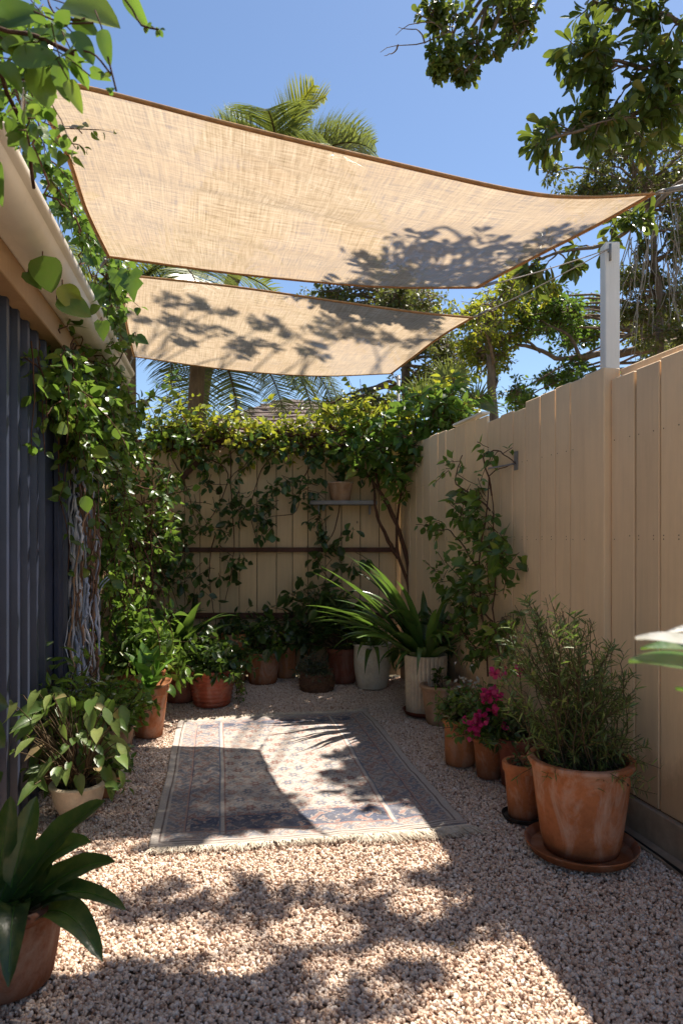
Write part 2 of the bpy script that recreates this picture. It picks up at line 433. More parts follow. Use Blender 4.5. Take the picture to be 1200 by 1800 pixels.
def strap(mb, base, az, length, width, elev0, bend, n=10, twist=0., fold=.35, taper=.75, bluntness=2.2):
    """one long arching leaf"""
    pts = [np.array(base, float)]; e = elev0; dl = length/n; h = V(math.cos(az), math.sin(az), 0); 
    tans = []
    for i in range(n):
        tv = h*math.cos(e)+V(0, 0, 1)*math.sin(e); tans.append(tv)
        pts.append(pts[-1]+tv*dl); e -= bend/n*(.4+1.4*i/n)
    tans.append(tans[-1]); pts = np.array(pts); tans = np.array(tans)
    side0 = V(-math.sin(az), math.cos(az), 0)
    vs = []
    for i, (p, tv) in enumerate(zip(pts, tans)):
        s = i/n; nn = nrm(np.cross(side0, tv))*-1
        if nn[2] < 0 and e > -1: pass
        tw = twist*s; sd = side0*math.cos(tw)+nn*math.sin(tw); n2 = np.cross(tv, sd)
        w = width*.5*(.45+.55*min(1, s/.35)**.8 if s < .35 else 1)*(1 if s < taper else max(0.03, (1-((s-taper)/(1-taper))**bluntness)))
        up = -n2 if n2[2] < 0 else n2
        vs += [p-sd*w+up*w*fold, p, p+sd*w+up*w*fold]
    fs = []
    for i in range(n):
        a = 3*i; fs += [(a, a+1, a+4, a+3), (a+1, a+2, a+5, a+4)]
    mb.add(np.array(vs), fs)
    return pts

# ------------------------------------------------------------------ setting
def struct(o): return tag(o, kind='structure')
g = MB(); g.add([(-300, -60, -.03), (300, -60, -.03), (300, 600, -.03), (-300, 600, -.03)], [(0, 1, 2, 3)])
struct(g.obj('ground', M['ground'], smooth=False))

def gz(x, y): return .006*np.sin(x*3.1+y*1.7)+.005*np.sin(x*1.3-y*4.3+1)+.003*np.sin(7*x+5*y)
g = MB(); nx, ny = 60, 90
ys = np.linspace(.3, 6.24, ny); vs = []
for y in ys:
    xs = np.linspace(wallX(min(y, 4.9))-.02 if y < 4.9 else -2.0, fenceX(y)+.02, nx)
    for x in xs: vs.append((x, y, gz(x, y)-.004))
fs = [(j*nx+i, j*nx+i+1, (j+1)*nx+i+1, (j+1)*nx+i) for j in range(ny-1) for i in range(nx-1)]
g.add(vs, fs)
gravel = g.obj('gravel', M['pebblebase'])
tag(gravel, kind='stuff'); tag(gravel, 'pinkish cream pebble gravel covering the courtyard floor', 'gravel')
ng = bpy.data.node_groups.new('pebble_scatter', 'GeometryNodeTree')
ng.interface.new_socket('Geometry', in_out='INPUT', socket_type='NodeSocketGeometry')
ng.interface.new_socket('Geometry', in_out='OUTPUT', socket_type='NodeSocketGeometry')
gi = ng.nodes.new('NodeGroupInput'); go = ng.nodes.new('NodeGroupOutput'); jn = ng.nodes.new('GeometryNodeJoinGeometry')
L_ = ng.links.new
L_(gi.outputs[0], jn.inputs[0])
for k in range(3):
    dp = ng.nodes.new('GeometryNodeDistributePointsOnFaces'); dp.inputs['Density'].default_value = (5600, 8200, 1900)[k]; dp.inputs['Seed'].default_value = k+3
    L_(gi.outputs[0], dp.inputs['Mesh'])
    ic = ng.nodes.new('GeometryNodeMeshIcoSphere'); ic.inputs['Radius'].default_value = (.0064, .0048, .0086)[k]; ic.inputs['Subdivisions'].default_value = 3
    nz = ng.nodes.new('ShaderNodeTexNoise'); nz.inputs['Scale'].default_value = 85+20*k; nz.inputs['Detail'].default_value = 1.0
    ps = ng.nodes.new('GeometryNodeInputPosition'); vm = ng.nodes.new('ShaderNodeVectorMath'); vm.operation = 'ADD'; vm.inputs[1].default_value = (k*1.7, k*.9, k*2.3)
    L_(ps.outputs[0], vm.inputs[0]); L_(vm.outputs[0], nz.inputs['Vector'])
    sub = ng.nodes.new('ShaderNodeVectorMath'); sub.operation = 'SUBTRACT'; sub.inputs[1].default_value = (.5, .5, .5); L_(nz.outputs['Color'], sub.inputs[0])
    sc = ng.nodes.new('ShaderNodeVectorMath'); sc.operation = 'SCALE'; sc.inputs['Scale'].default_value = .010; L_(sub.outputs[0], sc.inputs[0])
    sp = ng.nodes.new('GeometryNodeSetPosition'); L_(ic.outputs[0], sp.inputs['Geometry']); L_(sc.outputs[0], sp.inputs['Offset'])
    sm = ng.nodes.new('GeometryNodeSetShadeSmooth'); L_(sp.outputs[0], sm.inputs['Geometry'])
    mt = ng.nodes.new('GeometryNodeSetMaterial'); mt.inputs['Material'].default_value = M['pebble']; L_(sm.outputs[0], mt.inputs['Geometry'])
    io = ng.nodes.new('GeometryNodeInstanceOnPoints'); L_(dp.outputs['Points'], io.inputs['Points']); L_(mt.outputs[0], io.inputs['Instance'])
    rr = ng.nodes.new('FunctionNodeRandomValue'); rr.data_type = 'FLOAT_VECTOR'; rr.inputs[0].default_value = (0, 0, 0); rr.inputs[1].default_value = (6.28, 6.28, 6.28); rr.inputs['Seed'].default_value = k
    L_(rr.outputs[0], io.inputs['Rotation'])
    rs = ng.nodes.new('FunctionNodeRandomValue'); rs.data_type = 'FLOAT_VECTOR'; rs.inputs[0].default_value = (.6, .55, .45); rs.inputs[1].default_value = (1.25, 1.1, .95); rs.inputs['Seed'].default_value = 9+k
    L_(rs.outputs[0], io.inputs['Scale'])
    rz = ng.nodes.new('FunctionNodeRandomValue'); rz.data_type = 'FLOAT_VECTOR'; rz.inputs[0].default_value = (0, 0, -.001); rz.inputs[1].default_value = (0, 0, .011); rz.inputs['Seed'].default_value = 19+k
    s2 = ng.nodes.new('GeometryNodeSetPosition'); L_(dp.outputs['Points'], s2.inputs['Geometry']); L_(rz.outputs[0], s2.inputs['Offset']); L_(s2.outputs[0], io.inputs['Points'])
    L_(io.outputs[0], jn.inputs[0])
L_(jn.outputs[0], go.inputs[0])
md = gravel.modifiers.new('pebbles', 'NODES'); md.node_group = ng

# ---- right fence
def fence_xf(Yref):
    """local x = along the fence (Y), y = out of the fence towards the yard"""
    d = nrm(V(-.216, 1, 0)); n = V(-d[1], d[0], 0)
    k = math.sqrt(1+.216**2)
    def xf(v):
        o = np.zeros_like(v)
        Y = v[:, 0]
        o[:, 0] = fenceX(Y)+n[0]*v[:, 1]; o[:, 1] = Y+n[1]*v[:, 1]; o[:, 2] = v[:, 2]; return o
    return xf
fx = fence_xf(0)
rf = thing('wooden_fence', 'tall beige painted board fence with post running down the right side', 'fence', (fenceX(3.), 3., 0))
def board_run(mb, y_start, y_end, topf, widths, z0, off=0., xf=fx):
    y = y_start; i = 0
    while y < y_end:
        w = widths(y)
        y1 = min(y+w, y_end)
        if y1-y > .04:
            tp = topf((y+y1)/2); lean = R.normal(0, .0015)
            mb.box(y+.0040, y1-.0040, off+R.uniform(-.002, .003), off+.019+R.uniform(0, .002), z0, tp, lambda v: xf(v+np.c_[v[:, 2]*lean, v[:, 2]*0, v[:, 2]*0]), bev=.004)
            for zn in (.42, 1.255, 1.27, 1.70):
                for yn in (y+.03, y1-.03):
                    if R.rand() < .8: mb.add(xf(np.array([(yn+.0032*math.cos(q), off+.0225, zn+R.normal(0, .004)*0+.0032*math.sin(q)) for q in np.arange(6)*PI/3])), [(0, 1, 2, 3, 4, 5)], 1)
        y = y1; i += 1
def top_r(y):
    if y < 3.05: return 1.985-.006*math.sin(y*9)
    if y < 3.93: return 2.04+.004*math.sin(y*13)
    if y < 4.3: return 2.012+.006*math.sin(y*17)
    return 2.055+(y-4.3)*.02+.006*math.sin(y*11)
b = MB()
board_run(b, -.4, 3.097, top_r, lambda y: .158+R.uniform(-.012, .014), .155, -.006)
b.obj('board_panel', [M['fence'], M['rail']], rf, False)
b = MB(); board_run(b, 3.262, 6.22, top_r, lambda y: .150+R.uniform(-.02, .02)+(.02 if y > 4 else 0), .155)
b.obj('board_panel', [M['fence'], M['rail']], rf, False)
b = MB(); b.box(-.4, 6.22, -.03, -.0065, .14, 1.93, fx); b.obj('gap_shade_sheet', M['gap'], rf, False)  # added dark sheet, keeps outside light from showing through the gaps
b = MB(); b.box(3.10, 3.255, -.04, .045, 0, 2.035, fx, bev=.004); b.obj('post', M['fence'], rf, False)
b = MB(); b.box(-.4, 3.095, -.075, -.035, 1.93, 2.03, fx, bev=.004); b.obj('top_rail', M['fence'], rf, False)
b = MB(); b.box(-.4, 3.095, .0, .032, -.02, .150, fx, bev=.004); b.box(3.26, 6.2, .0, .032, -.02, .150, fx, bev=.004); b.obj('plinth_board', M['plinth'], rf, False)
# broken pale capping strip on the lower run
b = MB(); b.box(4.45, 4.95, -.03, .03, 2.075, 2.092, fx, bev=.003); b.obj('cap_strip', M['gutter'], rf, False)
# kerb timber at the foot
b = MB(); b.box(1.2, 3.4, .034, .10, -.02, .022, fx, bev=.004); b.obj('edging_board', M['plinth'], rf, False)

# white post behind the fence
wp = thing('sail_post', 'white timber post rising above the right fence to hold the sails', 'post', (fenceX(3.3)+.10, 3.3, 0))
c = P(1071, 430, 3.3)
b = MB(); b.box(c[0]-.035, c[0]+.035, 3.265, 3.335, 0, c[2], bev=.004); b.obj('shaft', M['whitepost'], wp, False)
b = MB(); b.tube([c+V(-.02, -.055, -.10), c+V(-.02, -.055, -.02)], .006); b.tube([c+V(-.02, 0, -.05), c+V(-.02, -.06, -.05)], .005); b.obj('eye_bolt', M['metal'], wp)
POST_TOP = c+V(-.02, -.05, -.04)

# ---- back fence
bf = thing('wooden_fence', 'weathered tan board fence with dark rails behind the vines at the far end', 'fence', (-.7, 6.25, 0))
b = MB(); x = -2.06
while x < .56:
    w = .165+R.uniform(-.03, .02)
    b.box(x+.003, min(x+w, .57)-.003, 6.25+R.uniform(-.002, .003), 6.27, .02, 2.10+R.uniform(-.01, .01), bev=.0025); x += w
b.obj('board_panel', M['backfence'], bf, False)
b = MB(); b.box(-2.06, .57, 6.2725, 6.29, .02, 2.0); b.obj('gap_shade_sheet', M['gap'], bf, False)  # same added dark sheet shading the back fence gaps
for z, h in ((1.165, .042), (.565, .05), (2.14, .06)):
    b = MB(); b.box(-2.0, .5, 6.205, 6.246, z-h/2, z+h/2, bev=.003); b.obj('rail', M['rail'], bf, False)
# left side fence beyond the house corner
lf = thing('wooden_fence', 'short tan side fence behind the left vine beyond the house corner', 'fence', (-2.0, 5.6, 0))
b = MB(); y = 4.95
while y < 6.2:
    b.box(-2.03, -2.01, y+.003, y+.152, .02, 2.05+R.uniform(-.01, .01), bev=.0025); y += .155
b.obj('board_panel', M['backfence'], lf, False)
b = MB(); b.box(-2.05, -2.032, 4.95, 6.2, .02, 1.95); b.obj('gap_shade_sheet', M['gap'], lf, False)  # dark sheet added behind the side boards to shade their gaps

# ---- left house
hs = thing('house', 'dark metal clad house wall with cream gutter along the left side', 'house', (wallX(3)-.2, 3, 0))
def wxf(v):           # local x = Y along wall, y = offset from wall towards yard
    o = np.zeros_like(v); d = nrm(V(-.175, 1, 0)); n = V(d[1], -d[0], 0)
    o[:, 0] = wallX(v[:, 0])+n[0]*v[:, 1]; o[:, 1] = v[:, 0]+n[1]*v[:, 1]; o[:, 2] = v[:, 2]; return o
b = MB(); prof = []; y = -.5
while y < 4.9:
    if 3.32 < y < 3.62 or y > 4.15: prof += [(y, 0), (y+.2, 0)]; y += .2
    else:
        prof += [(y, 0), (y+.10, 0), (y+.108, .028), (y+.142, .028), (y+.15, 0)]; y += .151
prof = [p for p in prof if p[0] < 4.9]+[(4.9, 0)]
pv = np.array([(p[0], p[1], z) for z in (0, 2.36) for p in prof]); n_ = len(prof)
b.add(wxf(pv), [(i, i+1, n_+i+1, n_+i) for i in range(n_-1)])
b.obj('wall_cladding', M['cladding'], hs, False)
b = MB(); b.box(-.5, 4.895, -.9, -.01, 0, 2.34, wxf); b.obj('wall', M['cladding'], hs, False)
for (ya, yb) in ((3.66, 3.72), (4.86, 4.93)):
    b = MB(); b.box(ya, yb, .003, .03, 0.01, 2.25, wxf, bev=.003); b.obj('corner_trim', M['cladding'], hs, False)
b = MB(); b.box(-.5, 4.93, .004, .09, 2.245, 2.37, wxf, bev=.004); b.obj('timber_beam', M['timber'], hs, False)
b = MB(); b.box(-.5, 4.93, -.2, .14, 2.3725, 2.39, wxf); b.obj('soffit', M['gutter'], hs, False)
gp = [(.14, 2.45), (.14, 2.362), (.185, 2.358), (.215, 2.366), (.235, 2.382), (.245, 2.405), (.25, 2.425), (.265, 2.432), (.272, 2.44), (.272, 2.462), (.262, 2.464), (.262, 2.448)]
gv = np.array([(yy, p[0], p[1]) for yy in np.linspace(-.5, 4.88, 12) for p in gp]); n_ = len(gp)
b = MB(); b.add(wxf(gv), [(k*n_+i, k*n_+i+1, (k+1)*n_+i+1, (k+1)*n_+i) for k in range(11) for i in range(n_-1)]+[tuple(11*n_+i for i in range(n_))])
angled(b.obj('gutter', M['gutter'], hs), 50)
b = MB()
for k in range(70):
    y0 = -.5+k*.077; 
    b.add(wxf(np.array([(y0, .16, 2.455), (y0+.038, .16, 2.475), (y0+.077, .16, 2.455), (y0, -1.4, 2.62), (y0+.038, -1.4, 2.64), (y0+.077, -1.4, 2.62)])), [(0, 1, 4, 3), (1, 2, 5, 4)])
b.obj('roof', M['roof'], hs, False)

# ---- house roof beyond the back fence
nb = thing('house', 'distant house with a brown tiled hip roof peeking over the back vines', 'house', (-.9, 17, 0))
pk = P(520, 698, 16)
b = MB(); b.box(-4.2, 2.2, 14, 19, 0, 3.02); b.obj('wall', M['render'], nb, False)
b = MB(); ex0, ex1, ey0, ey1, ez = -4.7, 2.7, 13.5, 19.5, 3.0
rv = [(ex0, ey0, ez), (ex1, ey0, ez), (ex1, ey1, ez), (ex0, ey1, ez), (pk[0]-.3, 16.3, pk[2]+.03), (pk[0]+.4, 16.6, pk[2]+.03)]
b.add(rv, [(0, 1, 5, 4), (1, 2, 5), (2, 3, 4, 5), (3, 0, 4), (3, 2, 1, 0)]); b.obj('roof', M['tile'], nb, False)
b = MB()
for k in range(1, 13):
    a = k/13; 
    for (A, B, C, D) in ((rv[0], rv[1], rv[5], rv[4]),):
        A, B, C, D = map(np.array, (A, B, C, D)); p0 = A*(1-a)+D*a; p1 = B*(1-a)+C*a
        b.tube([p0+V(0, -.02, .02), p1+V(0, -.02, .02)], .025, 4)
b.obj('tile_course', M['tile'], nb, False)

# ------------------------------------------------------------------ rug
ang = math.radians(10.2)
ru = V(math.cos(ang), math.sin(ang), 0); rv_ = V(-math.sin(ang), math.cos(ang), 0)
RO = G(262, 1503); RW, RL = 1.325, 2.02
def rug_pt(u, v, h=0):
    p = RO+ru*u+rv_*v; return V(p[0], p[1], gz(p[0], p[1])+.018+h)
nu, nv = 331, 505
U, Vv = np.meshgrid(np.linspace(0, RW, nu), np.linspace(0, RL, nv))
edge = .003*np.sin(Vv*5)+.0015*np.sin(Vv*11+1)
X = RO[0]+ru[0]*(U+edge*(U/RW-.5)*2)+rv_[0]*(Vv+.006*np.sin(U*6)); Y = RO[1]+ru[1]*(U+edge)+rv_[1]*(Vv+.006*np.sin(U*6))
Z = gz(X, Y)+.019+.003*np.sin(U*9+Vv*4)*np.sin(Vv*6)+.006*np.exp(-((U-RW)**2+Vv**2)/.02)+.0015*np.sin(U*17+Vv*3)+.0015*np.sin(Vv*23-U*5)+.0015*np.sin(U*41+Vv*37)
# weave design
def hx(*c): return np.array(c, float)
cream, pale, rust, pink, navy, slate, brown = hx(.62, .545, .47), hx(.52, .44, .385), hx(.33, .12, .085), hx(.50, .29, .23), hx(.025, .045, .11), hx(.13, .165, .24), hx(.14, .085, .07)
C = np.zeros((nv, nu, 3)); C[:] = cream
def mot(sc, ph, wrp=.25):
    us = (U-RW/2)*sc; vs_ = (Vv-RL/2)*sc
    w1 = us+wrp*np.sin(vs_*1.3+ph)*2; w2 = vs_+wrp*np.sin(us*1.7-ph)*2
    return np.sin(w1)*np.sin(w2)+.55*np.sin(w1*2.3+w2*.6)*np.cos(w2*1.9)+.35*np.sin(us*3.7)*np.sin(vs_*3.3+ph)
d_edge = np.minimum.reduce([U, RW-U, Vv, RL-Vv])
du = np.minimum(U, RW-U); dv = np.minimum(Vv, RL-Vv)
m1 = mot(46, .3, .55); m2 = mot(62, 1.4, .6); m4 = mot(95, .8, .3)
gx = (U-RW/2)/.082; gy = (Vv-RL/2)/.105; row = np.floor(gy+.5); gx2 = gx+.5*(row % 2)
fx_ = gx2-np.floor(gx2+.5); fy_ = gy-row; rr_ = np.hypot(fx_, fy_*1.25); th_ = np.arctan2(fy_*1.25, fx_); pet = .26+.085*np.cos(6*th_)
hsh = np.sin(np.floor(gx2+.5)*12.9+row*78.2)*43758.5; hsh = hsh-np.floor(hsh)
def paint(mask, colr, a=1.):
    C[mask] = C[mask]*(1-a)+colr*a
fld = (du > .30)&(dv > .34)
mid = ~fld&(du > .13)&(dv > .10)
bd = (~mid)&(~fld)
paint(bd, pale); paint(bd&(m2 > .25), slate, .75); paint(bd&(m2 < -.55), rust, .6); paint(bd&(np.abs(m4) < .12), brown, .5)
paint(mid, pale); paint(mid&(m1 > .30), slate, .7); paint(mid&(m1 < -.5), rust, .7); paint(mid&(np.abs(m2) < .14), brown, .55)
paint(fld, cream); paint(fld&(m2 > .55), pink, .6); paint(fld&(m2 < -.6), slate, .55); paint(fld&(np.abs(m1) < .07), brown, .4)
paint(fld&(rr_ < pet+.05), brown, .5); paint(fld&(rr_ < pet)&(hsh < .45), rust, .8); paint(fld&(rr_ < pet)&(hsh >= .45)&(hsh < .75), slate, .85); paint(fld&(rr_ < pet)&(hsh >= .75), pink, .9); paint(fld&(rr_ < .11), cream, .9); paint(fld&(rr_ < .05), rust, .9)
# navy band across both ends
nb_ = (du > .155)&(((Vv > .13)&(Vv < .30))|((RL-Vv > .12)&(RL-Vv < .24)))
paint(nb_, navy, .95); paint(nb_&(m1 > .35), pale, .75); paint(nb_&(m1 > .75), rust, .7); paint(nb_&(np.abs(m1+.55) < .12), slate, .8)
# guard stripes
def stripe(dist, a, b_, colr, k=.9): paint((dist > a)&(dist < b_), colr, k)
for a, b_, c_ in ((.0, .034, cream), (.034, .042, brown), (.042, .055, cream), (.125, .133, pink), (.133, .139, navy)):
    stripe(d_edge, a, b_, c_)
m_ = (dv > .10); paint(m_&(du > .275)&(du < .283), slate); paint(m_&(du > .283)&(du < .30), cream); paint(m_&(du > .30)&(du < .306), rust, .7)
paint((du > .15)&(((Vv > .122)&(Vv < .13))|((Vv > .30)&(Vv < .307))), rust, .7)
paint((Vv < .008)|((Vv > .016)&(Vv < .021)), brown, .6)
C = C*.86*.86+.14*.50*.86; C *= (1+R.normal(0, .10, (nv, nu, 1))); C = np.clip(C, .01, .85)
g = MB()
vs = np.stack([X, Y, Z], -1).reshape(-1, 3)
idx = np.arange(nu*nv).reshape(nv, nu)
q = np.stack([idx[:-1, :-1], idx[:-1, 1:], idx[1:, 1:], idx[1:, :-1]], -1).reshape(-1, 4)
g.add(vs, [tuple(r) for r in q.tolist()])
# skirt gives the rug its thickness
bd_i = list(idx[0, :])+list(idx[1:, -1])+list(idx[-1, -2::-1])+list(idx[-2:0:-1, 0])
low = vs[bd_i]-V(0, 0, .012); k0 = g.n; nbd = len(bd_i)
g.add(low, [])
for i in range(nbd):
    j = (i+1) % nbd; g.f.append((int(bd_i[i]), k0+i, k0+j, int(bd_i[j]))); g.mi.append(0)
rug = thing('rug', 'faded cream and navy oriental rug with fringed ends lying on the gravel', 'rug', rug_pt(RW/2, 0))
ro = g.obj('pile', M['rug'], rug)
at = ro.data.color_attributes.new('weave', 'FLOAT_COLOR', 'POINT')
ca_ = np.ones((g.n, 4)); ca_[:nu*nv, :3] = C.reshape(-1, 3); ca_[nu*nv:, :3] = .4
at.data.foreach_set('color', ca_.ravel())
for sgn, v0 in ((-1, 0.), (1, RL)):
    b = MB()
    for k in range(150):
        u = (k+.5)/150*RW
        ln = R.uniform(.03, .06)+(.04 if (u > .85 and sgn < 0) else 0)
        lean = R.normal(.0, .25)+(.35 if u > 1.0 else 0)
        for q_ in range(7):
            a = rug_pt(u+R.uniform(-.003, .003), v0); dr = rv_*sgn+ru*(lean+R.normal(0, .22))
            p1 = a+dr*ln*.5+V(0, 0, R.uniform(.002, .012)); p2 = a+dr*ln*R.uniform(.85, 1.15)+V(0, 0, R.uniform(-.006, .008))
            b.tube(bez(a-dr*.004, p1, p2, 5), [.0016, .0016, .0014, .0013, .0009], 4, False)
    b.obj('fringe', M['fringe'], rug)

# ------------------------------------------------------------------ shade sails
def edge_curve(pts, n):
    """pts: list of (px,py,Y); smooth interpolation"""
    W = np.array([P(*p) for p in pts]); s = np.r_[0, np.cumsum(np.linalg.norm(np.diff(W, axis=0), axis=1))]; s /= s[-1]
    tt = np.linspace(0, 1, n); m = len(pts); out = np.zeros((n, 3))
    # catmull-rom
    Wp = np.vstack([2*W[0]-W[1], W, 2*W[-1]-W[-2]])
    for k, t_ in enumerate(tt):
        i = min(np.searchsorted(s, t_, side='right')-1, m-2); f = (t_-s[i])/(s[i+1]-s[i])
        p0, p1, p2, p3 = Wp[i:i+4]
        out[k] = .5*(2*p1+(p2-p0)*f+(2*p0-5*p1+4*p2-p3)*f*f+(3*p1-p0-3*p2+p3)*f**3)
    return out
def sail(label, near, far, left, right, wr, sag, ropes):
    n, m = 150, 90
    a = edge_curve(near, n); c = edge_curve(far, n); l = edge_curve(left, m); r = edge_curve(right, m)
    u = np.linspace(0, 1, n)[None, :, None]; v = np.linspace(0, 1, m)[:, None, None]
    S = (1-v)*a[None]+v*c[None]+(1-u)*l[:, None]+u*r[:, None]-((1-u)*(1-v)*a[0]+u*(1-v)*a[-1]+(1-u)*v*c[0]+u*v*c[-1])
    uu = u[..., 0]; vv = v[..., 0]; en = np.clip(np.minimum(np.minimum(uu, 1-uu), np.minimum(vv, 1-vv))*14, 0, 1)
    S[..., 2] -= sag*16*uu*(1-uu)*vv*(1-vv)
    S[..., 2] += wr(uu, vv)*en
    sv = S.reshape(-1, 3); idx = np.arange(n*m).reshape(m, n)
    q = np.stack([idx[:-1, :-1], idx[:-1, 1:], idx[1:, 1:], idx[1:, :-1]], -1).reshape(-1, 4)
    base = sv.mean(0)
    th = thing('shade_sail', label, 'shade sail', base, 'shade sails over the courtyard')
    g = MB(); g.add(sv, [tuple(x) for x in q.tolist()]); o = g.obj('canvas', M['sail'], th)
    uvl = o.data.uv_layers.new(name='UVMap'); vi = np.zeros(len(o.data.loops), int); o.data.loops.foreach_get('vertex_index', vi)
    UV = np.stack([np.broadcast_to(uu, (m, n)), np.broadcast_to(vv*.5, (m, n))], -1).reshape(-1, 2)
    uvl.data.foreach_set('uv', UV[vi].ravel())
    cen = S.mean((0, 1))
    for path in (S[0], S[-1], S[:, 0], S[:, -1]):
        g = MB(); k = len(path); t_ = nrm(np.gradient(path, axis=0)); inw = nrm(cen-path)
        inw = nrm(inw-np.sum(inw*t_, 1, keepdims=True)*t_); nn = np.cross(t_, inw); w = .012
        ring = [path-inw*.003+nn*.003, path+inw*w+nn*.0032, path+inw*w-nn*.0032, path-inw*.003-nn*.003]
        vs = np.stack(ring, 1).reshape(-1, 3)
        g.add(vs, [(i*4+j, i*4+(j+1) % 4, i*4+4+(j+1) % 4, i*4+4+j) for i in range(k-1) for j in range(4)])
        g.obj('hem', M['hem'], th)
    for p0, p1 in ropes:
        g = MB(); p0 = np.array(p0); p1 = np.array(p1); g.tube(bez(p0, (p0+p1)/2-V(0, 0, .02), p1, 8), .0026, 6)
        dd = nrm(p1-p0); g2 = MB(); g2.tube([p0+dd*.035, p0+dd*.115], .007, 8); a_ = np.linspace(0, 2*PI, 15); sd_ = nrm(np.cross(dd, V(0, 0, 1)))
        g2.tube(p0+dd*.018+.014*(np.cos(a_)[:, None]*dd+np.sin(a_)[:, None]*sd_), .0028, 6, False); g2.obj('corner_ring', M['metal'], th)
        g.obj('rope', M['rope'], th)
    return S
def wr1(u, v):
    w = .034*np.exp(-((v-.42-.10*u)/.06)**2)*np.sin(PI*np.clip(u*1.05, 0, 1))
    w = w-.022*np.exp(-((v-.60-.06*u)/.07)**2)*np.sin(PI*u)
    w += .010*np.exp(-((v-.15-.55*u)/.022)**2)*(u < .55)*np.sin(PI*np.clip(u/.55, 0, 1))
    w += .009*np.exp(-((v-.05-.9*(u-.25))/.02)**2)*np.exp(-((u-.4)/.12)**2)
    w += .003*np.sin(u*31+v*9)*np.exp(-v*3)+.003*np.sin(v*27+u*6)+.0022*np.sin(u*70+5*v)*np.exp(-((1-v)/.3)**2)
    return w
def wr2(u, v): return .004*np.sin(v*19+u*5)+.003*np.sin(u*37+v*3)*np.exp(-v*3)+.008*np.exp(-((v-.5-.2*u)/.1)**2)
c1a, c1b, c1c, c1d = P(1150, 340, 2.124), P(838, 506, 2.894), P(45, 143, 1.947), P(190, 452, 2.947)
S1 = sail('large front cream canvas shade sail nearest the camera stretched from gutter to post',
     [(45, 143, 1.947), (140, 150, 1.965), (400, 216, 2.009), (650, 276, 2.053), (900, 333, 2.097), (1020, 346, 2.111), (1150, 340, 2.124)],
     [(190, 452, 2.947), (400, 480, 2.929), (600, 500, 2.912), (720, 506, 2.903), (838, 506, 2.894)],
     [(45, 143, 1.947), (112, 262, 2.257), (150, 370, 2.611), (190, 452, 2.947)],
     [(1150, 340, 2.124), (1050, 396, 2.319), (960, 442, 2.522), (890, 478, 2.717), (838, 506, 2.894)], wr1, .02,
     [(c1a, P(1260, 312, 2.142)), (c1b, POST_TOP), (c1c, wxf(np.array([[2.25, .22, 2.5]]))[0]), (c1d, wxf(np.array([[3.3, .22, 2.47]]))[0])])
c2a, c2b = P(832, 558, 3.95), P(688, 657, 5.03)
S2 = sail('smaller rear cream canvas shade sail with leaf shadows above the back vines',
     [(212, 482, 3.999), (400, 502, 4.027), (600, 530, 4.055), (740, 549, 3.98), (832, 558, 3.95)],
     [(235, 627, 5.208), (400, 650, 5.208), (550, 661, 5.10), (688, 657, 5.03)],
     [(212, 482, 3.999), (220, 560, 4.604), (235, 627, 5.208)],
     [(832, 558, 3.95), (775, 592, 4.265), (728, 627, 4.625), (688, 657, 5.03)], wr2, .02,
     [(c2a, POST_TOP), (c2b, P(700, 668, 6.35)), (P(212, 482, 3.999), wxf(np.array([[4.3, .2, 2.48]]))[0]), (P(235, 627, 5.208), V(-1.95, 5.9, 2.45))])
# slim rear pole
po = thing('sail_pole', 'slim pale steel pole behind the back fence holding the rear sail corner', 'pole', (P(700, 668, 6.35)[0], 6.35, 0))
b = MB(); pt = P(700, 660, 6.35); b.tube([V(pt[0], 6.35, 0), pt], .017, 10); b.obj('shaft', M['metal'], po)
b = MB(); b.tube([pt+V(-.02, 0, -.04), pt+V(.02, -.03, -.04)], .008); b.obj('eye_bolt', M['metal'], po)
p2 = thing('sail_pole', 'left rear pole among leaves beside the house corner holding the rear sail', 'pole', (-1.95, 5.9, 0))
b = MB(); b.tube([V(-1.95, 5.9, 0), V(-1.95, 5.9, 2.47)], .017, 10); b.obj('shaft', M['metal'], p2)

# ------------------------------------------------------------------ trees
def cluster(lm, sm, root, c, rad, ntw, nl, size, kind, ratio, tips=False, flat=.7, r0=.02, droop=.25):
    c = np.array(c, float)
    for k in range(ntw):
        d = nrm(R.normal(0, 1, 3)*V(1, 1, flat)); e = c+d*rad*R.uniform(.45, 1.05)*V(1, 1, flat)
        s0 = c+R.normal(0, rad*.12, 3)
        p = wiggle(bez(s0, (s0+e)/2+R.normal(0, rad*.15, 3)+V(0, 0, rad*.1), e, 7), rad*.02)
        sm.tube(p, np.linspace(r0*.35, .003, 7), 4, False)
        along(lm, p, nl, size, kind, ratio, .25, .7, droop, 1., .4)
        if tips: rosette_tip(lm, p[-1], p[-1]-p[-2], size, 9, kind, ratio)
    if root is not None:
        root = np.array(root, float); md_ = (root+c)/2+V(0, 0, .12*np.linalg.norm(c-root))+R.normal(0, .08*np.linalg.norm(c-root), 3)
        sm.tube(wiggle(bez(root, md_, c, 10), .012), np.linspace(r0*1.4, r0*.5, 10), 6, False)

def ray(p, t): return np.array(p)+SUN*t
